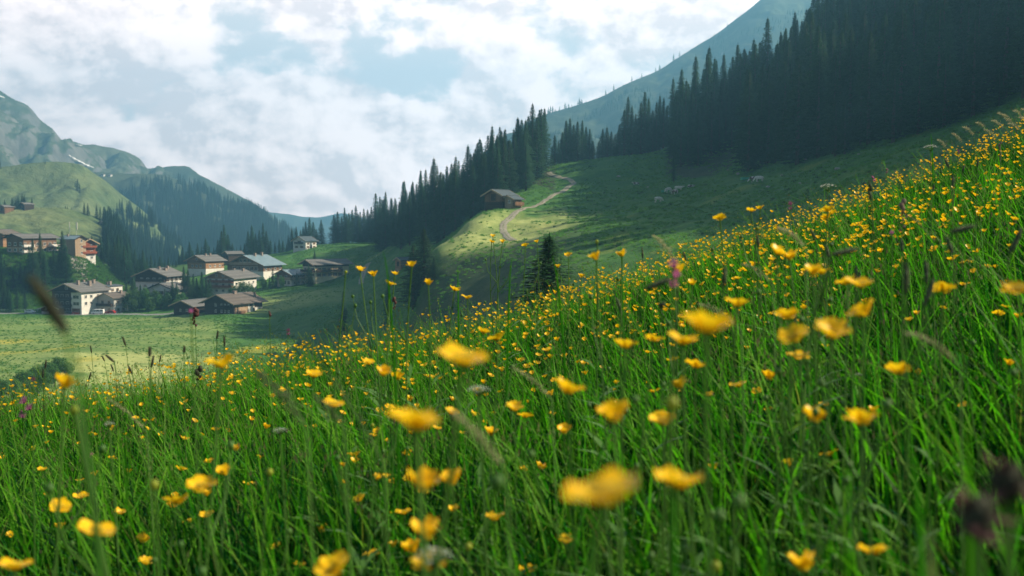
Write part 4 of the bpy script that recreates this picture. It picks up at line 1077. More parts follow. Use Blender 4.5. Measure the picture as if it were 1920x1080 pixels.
# front chalet and its annex
house(437, 396, -42, 15.0, 16.5, 4.8, 'dark timber farmhouse with white corner and faded roof nearest on the grassy shelf', 'farmhouse', None, 0, 'wood_dark', 'roof_brown', 22, 1.8, 1.6,
      wins=grid('F', (1.2, 3.0, 4.8), (.9, 3.3), .85, 1.1) + grid('F', (-1.8,), (.9, 3.3), .85, 1.1) + [('R', 5.4, 1.6, 1.6, .8)], balc=[('F', 2.8, 2.8, 6.4, .9), ('R', -4.6, .6, 4.4, .7, 'wood_brown')], chim=[(.5, 0, 1.3, 1.2), (4.2, 7.6, .7, 1.9)], cat='farmhouse')
def front_details():
    r = [o for o in bpy.data.objects if o.name.startswith('farmhouse')][0]
    MB().box(7.502, 7.56, -.2, 8.2, -1.5, 2.3).box(7.502, 7.562, -.25, 3.4, 2.302, 4.3).build('plastered_corner', M['plaster'], r)
    d = MB().box(7.564, 7.66, 2.6, 3.7, .1, 2.2).build('door', M['wood_dark'], r); MB().box(7.662, 7.72, 3.4, 3.5, 1.0, 1.15).build('handle', M['steel'], d)
    MB().box(7.564, 7.65, .6, 2.4, 3.0, 3.8).build('shutter', M['shutter'], r)
    MB().box(7.51, 7.55, -7.4, -.3, .2, 4.3).build('tan_wall_board', M['wood_tan'], r)
front_details()
house(362, 401, -42, 10, 12, 3.3, 'low dark annex with grey roof tucked behind the nearest farmhouse', 'annex', None, 0, 'wood_dark', 'roof_grey', 20, 1.5, 1.4, wins=grid('F', (-1.5, 1.8), (.9,), .9, .9), cat='annex')
# wooden barn on the knoll
house(938, 306, -38, 6.6, 6.8, 3.9, 'weathered wooden hay barn with log base on the knoll before the forest', 'barn', 'wood_dark', 1.9, 'wood_brown', 'roof_dark', 25, 1.0, .9, dz=.1, cat='barn', doors=[('F', 0, 2.2, 1.8, 2.0)])
house(961, 303.5, -38, 3.6, 4.6, 2.3, 'small pale timber lean-to with porch joined to the wooden hay barn', 'lean_to', None, 0, 'wood_tan', 'roof_dark', 24, .5, .8, wins=[('F', .6, 1.0, .8, .9), ('R', -.8, .9, .9, .9), ('R', 1.0, .9, .9, .9)], balc=[('R', 0, .4, 4.4, 1.0, 'wood_brown')], cat='lean-to', dz=.3)
house(758, 395, -55, 4.0, 6.0, 2.4, 'tiny barn at the foot of the dark forest below the knoll', 'barn', None, 0, 'wood_orange', 'roof_dark', 24, .6, .6, cat='barn', doors=[('F', 0, 0, 1.4, 1.8)])
for (px, py, lab, wn, hh) in [(14, 390, 'tiny pale hut among spruces on the bright green hill', 'wood_brown', hill_e), (52, 390, 'small brown hut beside the dark spruce clump on the bright green hill', 'wood_dark', hill_e), (198, 424, 'lone tiny barn low on the slope of the bright green hill', 'wood_tan', hill_e)]:
    p = hill_point(hh, px, py)
    house(0, 0, -50, 5.5, 8, 2.6, lab, 'hut', None, 0, wn, 'roof_grey', 22, .6, .6, base=p, cat='hut', doors=[('F', 0, 0, 1.4, 1.8)])
for (px, py, lab) in [(196, 331, 'tiny grey alpine hut high on the wooded ridge, first of two'), (211, 331, 'tiny white alpine hut high on the wooded ridge, nearer the valley')]:
    p = hill_point(hill_c, px, py)
    house(0, 0, -30, 4.5, 6, 2.6, lab, 'hut', None, 0, 'plaster', 'roof_grey', 22, .6, .6, base=p, cat='hut', doors=[('F', 0, 0, 1.4, 1.8)])

# masts on the upper house
for px, lab in [(132.5, 'thin white aerial mast behind the tower house, the single one'), (145.0, 'paired white aerial mast rising over the tower house ridge')]:
    p = on(px, 480); top = zp(417, 480) - p.z
    r = empty('aerial_mast', p, 0, lab, 'mast')
    MB().tube([(0, 0, -1), (0, 0, top)], .09, 6).build('pole', M['steel'], r)
    for k in range(2 if px > 140 else 1):
        MB().tube([(.28 + .5 * k - .4, 0, top - 3.4), (.28 + .5 * k - .4, 0, top + .1)], .16, 6).build('antenna', M['plaster'], r)

# rubble wall under the tower house
def rubble():
    mb = MB()
    for k in range(260):
        px = random.uniform(132, 163); f = random.random(); Y = 458 + 9 * f + random.uniform(-1, 1)
        if random.random() < (px - 132) / 31 * .5 and f < .3: continue
        p = on(px, Y); s = random.uniform(.28, .62)
        mb.ball((p.x, p.y, p.z + .15), s, random.uniform(.8, 1.3), random.uniform(.8, 1.2), random.uniform(.6, .9), 6, 4, .18)
    o = mb.build('rubble_slope', M['stone'])
    tag(o, 'pale rubble stones tumbled below the narrow tower house', 'stones', kind='stuff')
rubble()

# ------------------------------------------------------------------ roads and tracks
def strip(name, pts, wd, mat, label, lift=.06, n=90, step=9):
    P3 = np.array([[p.x, p.y] for p in pts]); d = np.concatenate([[0], np.cumsum(np.hypot(*np.diff(P3, axis=0).T))])
    t = np.linspace(0, d[-1], n); x = pchip(t, d, P3[:, 0]); y = pchip(t, d, P3[:, 1])
    dx, dy = np.gradient(x), np.gradient(y); l = np.hypot(dx, dy) + 1e-9; nx, ny = -dy / l, dx / l
    rows = []
    edge = .35 * perlin(t * .35, t * 0 + 3)
    for e in np.linspace(-1, 1, step):
        q = wd / 2 * e + edge * abs(e)
        X, Y_ = x + nx * q, y + ny * q
        rows.append(np.stack([X, Y_, ground(X, Y_) + lift - .1 * abs(e) ** 3], 1))
    V = np.stack(rows, 1).reshape(-1, 3)
    i = np.arange(n - 1)[:, None] * step + np.arange(step - 1)[None]
    F = np.stack([i, i + step, i + step + 1, i + 1], -1).reshape(-1, 4)
    cr = np.abs(np.linspace(-1, 1, step)); tv = np.where(cr < .2, .62, np.where(cr > .9, .6, .18))
    C = np.ones((n, step, 4)); C[..., :3] = tv[None, :, None]
    return tag(mesh_np(name, V, F, mat, smoothf=True, attr={'tone': C.reshape(-1, 4)}), label, kind='structure')
strip('road', [on(p, Y) for p, Y in [(-60, 421), (20, 420), (70, 417), (140, 412), (230, 409), (300, 408), (345, 408)]], 3.4, M['asphalt'], 'narrow asphalt road along the edge of the valley field', .12, 160)
tr1 = [on(p, Y) for p, Y in [(962, 252), (948, 262), (943, 270), (951, 279), (966, 288), (976, 296), (983, 302), (1000, 306), (1018, 316), (1040, 330), (1064, 343), (1075, 352), (1066, 360), (1045, 368), (1028, 376)]]
strip('track', tr1, 2.0, M['gravel'], 'pale gravel track winding up over the knoll past the barn', .16, 220)
strip('track', [on(p, Y) for p, Y in [(676, 428), (680, 445), (684, 462), (692, 476)]], 2.4, M['gravel'], 'short gravel track on the far pasture', .14, 60)
strip('yard', [on(p, Y) for p, Y in [(128, 416), (160, 414), (200, 415), (228, 417)]], 5.0, M['asphalt'], 'asphalt forecourt before the white hotel', .08, 40)

# fence along the road
fr = empty('fence', on(35, 424), 0, 'thin wire mesh fence with posts along the road before the bank', 'fence')
fp = [on(p, 424) - on(35, 424) for p in np.linspace(-12, 74, 15)]
for p in fp: MB().tube([(p.x, p.y, p.z - .3), (p.x, p.y, p.z + 1.3)], .05, 5).build('post', M['steel'], fr)
rl = MB()
for a, b in zip(fp[:-1], fp[1:]):
    for z in (.25, .6, .95, 1.25): rl.tube([(a.x, a.y, a.z + z), (b.x, b.y, b.z + z)], .025, 4)
rl.build('wire', M['steel'], fr)

# ------------------------------------------------------------------ vehicles
def vehicle(px, Y, rz, prof, width, label, name, cat, paint, wx, wr, win):
    """prof: side outline (x forward, z up); win: glazed outlines on the side"""
    p = on(px, Y, .12); r = empty(name, p, R(rz), label, cat)
    b = MB().prism(prof, -width/2, width/2); o = b.build('body', M[paint], r)
    bev = o.modifiers.new('bevel', 'BEVEL'); bev.width = .08; bev.segments = 2
    for i, w_ in enumerate(win):
        g = MB().prism(w_, -width/2 - .012, width/2 + .012); g.build('side_window' if i else 'windscreen', M['glass'], r)
    for x in wx:
        for s in (-1, 1):
            y = s * (width/2 - .06)
            wl = MB().tube([(x, y - .11, wr), (x, y + .11, wr)], wr, 14).build('wheel', M['rubber'], r)
            MB().tube([(x, y - .12, wr), (x, y + .12, wr)], wr * .55, 10).build('hub', M['steel'], wl)
    xf = max(q[0] for q in prof)
    for s in (-1, 1):
        MB().box(xf - .05, xf + .03, s * width * .34 - .12, s * width * .34 + .12, .65, .82).build('headlight', M['plaster'], r)
    return r
VAN = [(-2.5, .35), (2.45, .35), (2.5, .85), (2.2, 1.15), (1.55, 2.0), (1.3, 2.1), (-2.4, 2.1), (-2.5, 1.9)]
CAR = [(-2.0, .3), (2.1, .3), (2.15, .7), (2.0, .85), (1.1, .95), (.45, 1.42), (-1.2, 1.45), (-1.9, 1.0), (-2.05, .9)]
vw = [[(1.62, 1.2), (2.1, 1.2), (1.52, 1.95), (1.45, 1.95)], [(.6, 1.25), (1.45, 1.25), (1.3, 1.85), (.6, 1.85)], [(-.9, 1.25), (.4, 1.25), (.4, 1.85), (-.9, 1.85)], [(-2.3, 1.25), (-1.1, 1.25), (-1.1, 1.85), (-2.3, 1.85)]]
cw = [[(.52, .95), (.95, .95), (.45, 1.33), (.4, 1.33)], [(-.5, .95), (.38, .95), (.3, 1.33), (-.5, 1.33)], [(-1.5, .97), (-.62, .97), (-.62, 1.34), (-1.15, 1.34)]]
vehicle(181, 413, 185, VAN, 1.9, 'white van parked in front of the big white hotel', 'van', 'van', 'van', (-1.5, 1.55), .33, vw)
vehicle(143, 415, 10, CAR, 1.75, 'dark red car parked under the balconied gable of the hotel', 'car', 'car', 'redpaint', (-1.3, 1.35), .31, cw)
vehicle(205, 414, 175, CAR, 1.75, 'bright red car parked between the white van and the annex', 'car', 'car', 'redpaint', (-1.3, 1.35), .31, cw)
vehicle(128, 416, 30, CAR, 1.75, 'dark car parked beside the open timber carport', 'car', 'car', 'darkpaint', (-1.3, 1.35), .31, cw)
vehicle(54, 419, 5, CAR, 1.75, 'white car parked behind the wire fence on the road', 'car', 'car', 'van', (-1.3, 1.35), .31, cw)

# ------------------------------------------------------------------ cows on the shaded pasture
def cow_mesh(name, graze, lying, mat):
    vs = [(0,0,1.12,.36),(.55,0,1.12,.36),(-.55,0,1.13,.35),(.9,0,1.2,.24),(-.88,0,1.18,.24),
          (1.15,0,1.25 if not graze else .95,.17),(1.38,0,1.38 if not graze else .5,.14),(1.62,0,1.26 if not graze else .24,.09),
          (-1.02,0,1.2,.05),(-1.1,0,.7,.03)]
    es = [(0,1),(0,2),(1,3),(2,4),(3,5),(5,6),(6,7),(4,8),(8,9)]
    for x, root in ((.62, 1), (-.72, 2)):
        for s in (-1, 1):
            n = len(vs); k = .0 if root == 1 else -.1
            vs += [(x, .2*s, .82, .16), (x + .03 - k, .21*s, .48, .085), (x + k, .21*s, .2, .06), (x + .02, .21*s, .03, .075)]
            es += [(root, n), (n, n+1), (n+1, n+2), (n+2, n+3)]
    n = len(vs)
    hz_ = vs[6][2]
    vs += [(1.3, .24, hz_ + .06, .035), (1.3, -.24, hz_ + .06, .035)]; es += [(6, n), (6, n + 1)]
    sc = .0 if not lying else -.62
    me = bpy.data.meshes.new(name); me.from_pydata([(a, b, max(.06, c + sc) if lying else c) for a, b, c, _ in vs], es, [])
    o = bpy.data.objects.new(name, me); col.objects.link(o)
    o.modifiers.new('skin', 'SKIN'); o.modifiers.new('sub', 'SUBSURF').levels = 1
    for i, v in enumerate(vs): me.skin_vertices[0].data[i].radius = (v[3], v[3])
    me.skin_vertices[0].data[0].use_root = True
    dg = bpy.context.evaluated_depsgraph_get(); m2 = bpy.data.meshes.new_from_object(o.evaluated_get(dg)); m2.materials.clear(); m2.materials.append(mat)
    bpy.data.objects.remove(o); return m2
bpy.context.view_layer.update()
cm = {'graze': cow_mesh('cow', True, False, M['cow_pale']), 'stand': cow_mesh('cow', False, False, M['cow_pale']), 'lie': cow_mesh('cow', False, True, M['cow_brown']), 'patch': cow_mesh('cow', True, False, M['cow_brown'])}
for px, py, k, rz, lab in [(1234, 378, 'graze', 20, 'lone pale cow grazing lowest on the shaded pasture'), (1254, 360, 'graze', 215, 'pale cow grazing beside the green trough'),
                           (1266, 364, 'patch', 120, 'patched cow standing among the pale pair near the green trough'), (1272, 357, 'stand', 0, 'pale cow standing a little apart, uphill of the green trough'),
                           (1415, 341, 'patch', 170, 'patched cow close beside another under the near forest edge'), (1424, 340, 'graze', 190, 'pale cow grazing next to a patched one under the near forest edge'), (1295, 350, 'lie', 30, 'dark patched cow lying down in the middle of the pasture'),
                           (1193, 345, 'lie', 200, 'dark patched cow lying farthest up the pasture by itself')]:
    p = hit(px, py + 2)
    o = link(bpy.data.objects.new('cow', cm[k])); o.location = p; o.rotation_euler = (0, 0, R(rz)); o.scale = (1.12,) * 3
    tag(o, lab, 'cow', 'cows on the shaded pasture')
def trough(px, py, lab):
    p = hit(px, py); r = empty('trough', p, R(15), lab, 'trough')
    MB().box(-1.1, 1.1, -.5, -.42, .0, .7).box(-1.1, 1.1, .42, .5, .0, .7).box(-1.1, -1.02, -.42, .42, 0, .7).box(1.02, 1.1, -.42, .42, 0, .7).box(-1.02, 1.02, -.42, .42, .05, .1).build('basin', M['greenplastic'], r)
trough(1247, 361, 'green plastic trough standing by the pale cows'); trough(1397, 338, 'second green trough near the forest edge cows')
# scattered boulders on the pasture
for k, (px, py) in enumerate([(1365, 320), (1384, 327), (1510, 300), (1466, 330), (1500, 345), (1610, 290), (1570, 318), (1440, 352), (1160, 332), (1215, 352)]):
    p = hit(px, py); s = random.uniform(.3, .62)
    o = MB().ball((0, 0, .1), s, 1.3, 1, .7, 8, 6, .16).build('boulder', M['stone'], None, True); o.location = p; o.rotation_euler = (0, 0, random.uniform(0, 6))
    tag(o, 'grey boulder lying in the shaded pasture below the right forest', 'boulder', 'boulders on the shaded pasture')
# ------------------------------------------------------------------ meadow grass: every blade is a curved tapering strip, all in one mesh
def blades(name, x, y, hgt, wid, lean, lang, curve, tone, mat, label, S=5, kind='stuff', face=None):
    n = len(x); z = ground(x, y) - .02
    t = np.linspace(0, 1, S + 1)[None, :]
    ld = np.stack([np.cos(lang), np.sin(lang)], -1)
    off = (lean[:, None] * t + curve[:, None] * t ** 2.4) * hgt[:, None]
    up = hgt[:, None] * (t - .35 * np.abs(curve[:, None]) * t ** 3)
    cx = x[:, None] + ld[:, 0:1] * off; cy = y[:, None] + ld[:, 1:2] * off; cz = z[:, None] + up
    fa = rng.random(n) * math.pi if face is None else face
    tw = fa[:, None] + rng.uniform(-.8, .8, n)[:, None] * t
    w = wid[:, None] * .5 * np.minimum(1, (1 - t) ** .7 * 1.25) * (.7 + .3 * np.sin(t * 3))
    w[:, -1] = .0002
    sx, sy = np.cos(tw) * w, np.sin(tw) * w
    A = np.stack([cx - sx, cy - sy, cz], -1); B = np.stack([cx + sx, cy + sy, cz], -1)
    V = np.stack([A, B], 2).reshape(-1, 3)                       # n, S+1, 2
    b = (np.arange(n) * (S + 1) * 2)[:, None] + (np.arange(S) * 2)[None, :]
    F = np.stack([b, b + 1, b + 3, b + 2], -1).reshape(-1, 4)
    C = np.ones((n, S + 1, 2, 4), np.float32); C[..., :3] = tone[:, None, None, :]
    tip = np.clip((t - .82) * 3, 0, 1)[0][None, :, None, None] * (rng.random(n) < .06)[:, None, None, None]
    C[..., :3] = C[..., :3] * (1 - tip) + np.array([.30, .24, .10]) * tip            # some tips have dried
    return tag(mesh_np(name, V, F, mat, smoothf=True, attr={'tone': C.reshape(-1, 4)}), label, kind=kind)

def spots(n, r0, r1, a0=-47, a1=52, p=1.0):
    r = r0 + (r1 - r0) * rng.random(n) ** p; a = np.radians(rng.uniform(a0, a1, n))
    return np.sin(a) * r, np.cos(a) * r, r
def tones(n, x, y):
    g1, g2, g3, g4 = np.array([.008, .090, .012]), np.array([.036, .19, .014]), np.array([.13, .28, .02]), np.array([.004, .060, .030])
    q = rng.random(n) + .25 * perlin(x * .8, y * .8); k = rng.random((n, 1))
    c = np.where((q < .42)[:, None], g1 + (g4 - g1) * k, np.where((q < .86)[:, None], g1 + (g2 - g1) * k, g2 + (g3 - g2) * k))
    dry = rng.random(n) < .02
    return np.where(dry[:, None], np.array([.30, .24, .12]), c)
n = 152000
x, y, r = spots(n, .55, 15.5, p=.92)
clump = 1 + .35 * perlin(x * 1.6, y * 1.6)
h = rng.uniform(.20, .46, n) * clump * np.clip(.55 + r * .5, .6, 1)
la = np.radians(rng.normal(185, 95, n))
blades('meadow_grass', x, y, h, rng.uniform(.0034, .0102, n) * np.clip(1.35 - r * .12, 1, 1.3) * (1 + r * .04), np.abs(rng.normal(.08, .12, n)), la, np.abs(rng.normal(.2, .25, n)), tones(n, x, y) * rng.choice([.32, .5, .85], (n, 1), p=[.46, .36, .18]), M['blade'],
       'dense tall green meadow grass covering the whole near slope')
n = 16000        # broad long blades, coloured brighter as if sunlit from behind
x, y, r = spots(n, .8, 9, p=.8)
h = rng.uniform(.36, .60, n)
blades('long_grass', x, y, h, rng.uniform(.006, .012, n), np.abs(rng.normal(.14, .12, n)), np.radians(rng.normal(170, 80, n)), np.abs(rng.normal(.3, .3, n)),
       np.array([.03, .15, .012]) + rng.random((n, 1)) * np.array([.10, .15, .01]), M['blade'], 'long broad grass blades arching out of the meadow', S=8)
n = 50000       # undergrowth leaves, coloured dark for the shade between the stems
x, y, r = spots(n, .5, 12)
blades('undergrowth', x, y, rng.uniform(.08, .22, n), rng.uniform(.008, .018, n), np.abs(rng.normal(.3, .3, n)), rng.uniform(0, 6.28, n), np.abs(rng.normal(.5, .3, n)),
       np.array([.004, .035, .014]) + rng.random((n, 1)) * np.array([.012, .05, .01]), M['blade'], 'low leaves in dark shade tones between the meadow grass stems', S=4)

n = 6200       # broad cool herb leaves standing among the blades
x, y, r = spots(n, .8, 10)
blades('herb_leaves', x, y, rng.uniform(.14, .36, n), rng.uniform(.014, .030, n), np.abs(rng.normal(.35, .25, n)), rng.uniform(0, 6.28, n), np.abs(rng.normal(.55, .3, n)),
       np.array([.008, .07, .022]) + rng.random((n, 1)) * np.array([.02, .07, .02]), M['blade'], 'broad cool green herb leaves among the meadow grass', S=6)

# flowering culms with loose panicles
def culms():
    n = 3100; x, y, r = spots(n, 1.6, 14, p=.75)
    V = []; F = []; C = []
    z = ground(x, y)
    for i in range(n):
        hh = random.uniform(.42, .66); a = math.radians(random.gauss(180, 80)); l = abs(random.gauss(.14, .1)); cu = abs(random.gauss(.25, .2))
        ca, sa = math.cos(a), math.sin(a)
        def pt(t): o = (l * t + cu * t ** 3) * hh; return (x[i] + ca * o, y[i] + sa * o, z[i] + hh * (t - .3 * cu * t ** 3))
        k = random.random(); c = (.20 + .16 * k, .24 + .08 * k, .09 + .06 * k) if random.random() < .6 else (.20, .13, .11)
        wv = .0011 * (1 + .04 * r[i]); b = random.uniform(0, 3.14); bx, by = math.cos(b) * wv, math.sin(b) * wv
        m = len(V)
        for t in (0, .35, .7, 1): p = pt(t); V += [(p[0] - bx, p[1] - by, p[2]), (p[0] + bx, p[1] + by, p[2])]; C += [(.10, .2, .04, 1)] * 2
        for j in range(3): F.append((m + 2*j, m + 2*j + 1, m + 2*j + 3, m + 2*j + 2))
        dense = random.random() < .15
        for j in range(14 if r[i] < 7 else 8):
            t = random.uniform(.76 if not dense else .84, 1.01); p = pt(t); e = (.010 if dense else .030) * (1.25 - t) / .4
            q = (p[0] + random.gauss(0, e), p[1] + random.gauss(0, e), p[2] + random.gauss(0, e * .5))
            s = random.uniform(.002, .0042) * (1 + .05 * r[i]); m = len(V)
            V += [(q[0] - s * .5, q[1], q[2]), (q[0], q[1] - s * .5, q[2] - s), (q[0] + s * .5, q[1], q[2]), (q[0], q[1] + s * .4, q[2] + 2 * s)]; C += [(*c, 1)] * 4
            F.append((m, m + 1, m + 2, m + 3))
    o = mesh_np('grass_flower_spikes', np.array(V), np.array(F), M['blade'], attr={'tone': np.array(C)})
    tag(o, 'loose pale flowering grass heads rising above the meadow', kind='stuff')
culms()

# ------------------------------------------------------------------ buttercups
def petal_grid(a, open_, rd, nu=4, nv=4, L_=.0160, W=.0165):
    """one broad rounded cupped petal"""
    ca, sa = math.cos(a), math.sin(a); V = []
    for i in range(nu + 1):
        t = i / nu; prof = math.sin(min(1, t * .92 + .09) * math.pi * .62) ** .8
        ang = open_ * (1 - .22 * t)
        rr = L_ * t * math.cos(ang) + .0008; zz = L_ * t * math.sin(ang) + .0012 * math.sin(t * 3)
        for j in range(nv + 1):
            s = j / nv * 2 - 1
            w = W * .5 * prof * s * (1.1 if t < .95 else .78)
            up = .0028 * s * s * t; drop = -.0012 * s * s if i == nu else 0
            V.append((ca * (rr + drop) - sa * w, sa * (rr + drop) + ca * w, zz + up))
    F = [(i*(nv+1)+j, (i+1)*(nv+1)+j, (i+1)*(nv+1)+j+1, i*(nv+1)+j+1) for i in range(nu) for j in range(nv)]
    return V, F
def blossom_mesh(seed, open_, nu=4):
    rd = random.Random(seed); V = []; F = []
    for k in range(5):
        v, f = petal_grid(6.283 * k / 5 + rd.uniform(-.12, .12), open_ + rd.uniform(-.3, .3), rd, nu, nu, .0160 * rd.uniform(.85, 1.1), .0165 * rd.uniform(.82, 1.12))
        m = len(V); V += v; F += [tuple(m + q for q in ff) for ff in f]
    me = bpy.data.meshes.new('blossom'); me.from_pydata(V, [], F); me.polygons.foreach_set('use_smooth', [True] * len(F))
    me.materials.append(M['petal']); return me
def heart_mesh():
    b = MB(); b.ball((0, 0, .0022), .0026, 1, 1, .9, 8, 5)
    for k in range(26):
        a = k * 2.4; q = .0022 + .00007 * k; c = (math.cos(a) * q, math.sin(a) * q, .0035)
        b.tube([c, (c[0] * 1.7, c[1] * 1.7, .0065)], [.0002, .0005], 4)
    return b.mesh('flower_heart', M['flowerheart'], True)
def sepal_mesh():
    b = MB()
    for k in range(5):
        a = 6.283 * k / 5 + .6; ca, sa = math.cos(a), math.sin(a)
        b.quad((0, 0, -.0005), (ca * .004 - sa * .0022, sa * .004 + ca * .0022, .0002), (ca * .0085, sa * .0085, .0022), (ca * .004 + sa * .0022, sa * .004 - ca * .0022, .0002))
    return b.mesh('sepals', M['bud'])
BL = [blossom_mesh(i, o) for i, o in enumerate((.50, .72, .95, .6, 1.1, .40))]
HEART, SEP = heart_mesh(), sepal_mesh()
BUDM = MB().ball((0, 0, .003), .0042, 1, 1, 1.1, 9, 6).mesh('bud', M['bud'], True)
STEMS = []
for i in range(6):      # stems of unit height with their side branch and narrow cleft leaves
    rd = random.Random(40 + i); bx, by = rd.uniform(-.16, .16), rd.uniform(-.1, .1)
    b = MB()
    pts = [(bx * t + .05 * math.sin(t * 3 + i), by * t, t) for t in (0, .25, .5, .75, .9, 1)]
    o0 = pts[0]; pts = [(p[0] - o0[0], p[1] - o0[1], p[2]) for p in pts]
    b.tube(pts, [.0032, .0030, .0026, .0022, .0020, .0022], 5, False)
    for k in range(2):
        t0 = rd.uniform(.45, .7); p = Vector(pts[2 if t0 < .6 else 3]); a = rd.uniform(0, 6.28); l = rd.uniform(.12, .22)
        e = p + Vector((math.cos(a) * l * .5, math.sin(a) * l * .5, l)); b.tube([p, p.lerp(e, .5) + Vector((math.cos(a) * .02, math.sin(a) * .02, 0)), e], [.002, .0017, .0014], 4, False)
        b.ball(e, .0062, 1, 1, 1.2, 6, 4)
    for k in range(7):
        z = rd.uniform(.1, .7); a = rd.uniform(0, 6.28); l = rd.uniform(.08, .17); c, s = math.cos(a), math.sin(a)
        q = Vector((pts[1][0] * z * 2, pts[1][1] * z * 2, z)); e = q + Vector((c * l, s * l, l * .35)); w = .008
        b.quad(q, q.lerp(e, .5) + Vector((-s * w, c * w, .01)), e, q.lerp(e, .5) + Vector((s * w, -c * w, .01)))
    STEMS.append((b.mesh('stem', M['stem'], True), Vector(pts[-1])))
bsz = .024
def buttercup(p, size, label, group, v=None, si=None, tilt=None, budlike=False):
    """p: where the flower head is; the stem reaches down to the ground"""
    v = random.randrange(6) if v is None else v; me, tip = STEMS[random.randrange(6) if si is None else si]
    hgt = p.z - gz(p.x, p.y); rz = random.uniform(0, 6.28)
    for _ in range(2):
        off = Matrix.Rotation(rz, 3, 'Z') @ (tip * hgt); base = Vector((p.x - off.x, p.y - off.y, 0)); base.z = gz(base.x, base.y); hgt = (p.z - base.z) / tip.z
    r = empty('buttercup', base, rz, label, 'flower', group)
    s = shared('stem', me, r); s.scale = (hgt * .8 if False else hgt,) * 3
    h = Matrix.Rotation(-rz, 3, 'Z')
    tl = tilt or (random.uniform(-.35, .35), random.uniform(-.35, .35))
    b = shared('bud' if budlike else 'blossom', BUDM if budlike else BL[v], r); b.location = tip * hgt; k = size / bsz
    b.rotation_euler = (tl[0], tl[1], random.uniform(0, 6.28)); b.scale = (k, k, k)
    if not budlike:
        shared('flower_heart', HEART, b); shared('sepals', SEP, b)
    return r

BIG = [  # image column, row, width in pixels, label
 (1132,943,128,'very large blurred buttercup lying flat and wide low in the middle of the meadow'), (1272,915,80,'large round blurred buttercup just beside the widest low flower'),
 (1325,625,84,'large blurred oval buttercup high before the flowering slope, biggest of its row'), (780,805,92,'large ragged blurred buttercup cluster left of the meadow middle'),
 (868,682,76,'large blurred slanting buttercup above the white yarrow head'), (1152,790,62,'blurred greenish yellow buttercup in the middle of the meadow'),
 (790,920,64,'blurred pair-like buttercup below the ragged flower cluster'), (800,1010,60,'tall blurred buttercup beside the whitish umbel at the lower edge'),
 (180,1003,56,'flat blurred buttercup alone near the lower meadow corner'), (28,1068,52,'blurred buttercup cut by the lowest corner of the meadow'),
 (1065,738,50,'double buttercup with two bright cups near the middle of the meadow'), (378,918,46,'notched orange yellow buttercup in the dark lower grass'),
 (1616,797,56,'broad heart shaped buttercup in the dark grass, larger of two at one height'), (1527,792,48,'flat buttercup in the dark grass, smaller of two at one height'),
 (1637,1040,54,'shallow cup buttercup low in the dark grass by the blurred dark seed heads'), (1560,633,60,'wide winged buttercup in the group right of the largest oval flower')]
BIGX = [(848,908,44),(332,945,36),(112,955,34),(152,933,22),(422,890,30),(356,980,20),(388,970,24),(268,1017,24),(272,1058,26),(415,690,42),(120,728,38),(747,778,28),(625,762,32),(718,704,30),(747,712,24),(690,683,20),
 (588,707,24),(846,777,26),(765,855,18),(920,816,24),(665,856,20),(768,903,22),(775,1035,38),(805,1068,62),(630,1075,58),(895,940,14),(906,625,22),(934,638,26),(1280,645,48),(1172,653,38),(1225,640,32),(1262,678,20),
 (1278,728,34),(1304,690,34),(965,770,30),(1057,812,26),(1243,795,40),(1385,725,24),(985,783,24),(1060,1020,32),(990,1075,28),(1026,658,16),(1492,640,50),(1497,673,32),(1442,712,28),(1685,702,42),(1555,855,26),
 (1508,1070,52),(1478,598,42),(1620,593,46),(1540,514,30),(1525,515,36),(1590,533,34),(1612,538,40),(1382,575,38),(1768,547,34),(1910,549,46),(1480,487,28),(1457,477,30),(1118,487,26),(1167,481,22),(1350,411,20),(1552,397,22),
 (1550,412,18),(1408,397,16),(1426,392,14),(1272,510,28),(1266,500,18),(1298,534,18),(675,508,16),(700,518,17),(772,500,18),(803,534,18),(740,515,14),(730,535,18),(922,455,10),(942,455,10),(985,462,11),(1007,455,10),(924,444,9),
 (1560,402,14),(1447,488,12),(852,545,16),(876,560,16),(1066,480,12),(1046,502,12),(1090,520,12)]
BUDS = [(140,774,22),(290,915,24),(877,1030,20),(1340,1068,26),(1262,765,34),(698,800,10),(653,648,10),(505,890,18),(1120,455,9),(648,512,8),(1420,430,9)]
placed = []
for px, py, w_, lab in BIG:
    Y = bsz * FPX / (w_ * .92); p = at(px, py, Y); buttercup(p, bsz * 1.02, lab, None, tilt=(random.uniform(-.2, .2), random.uniform(-.2, .2)))
GN = 'yellow buttercups scattered through the near meadow'; GL = 'ordinary yellow buttercup on a thin stem, one of very many alike in the meadow grass'
for px, py, w_ in BIGX:
    Y = min(bsz * FPX / (w_ * .95), 7.6); buttercup(at(px, py, Y), bsz * random.uniform(.95, 1.12), GL, GN)
for k, (px, py, w_) in enumerate(BUDS):
    Y = .0115 * FPX / w_; buttercup(at(px, py, min(Y, 3.0)), .024, 'unopened greenish yellow buttercup bud on a thin stem', 'buttercup buds in the near meadow', budlike=True)
nplaced = len(BIG) + len(BIGX)
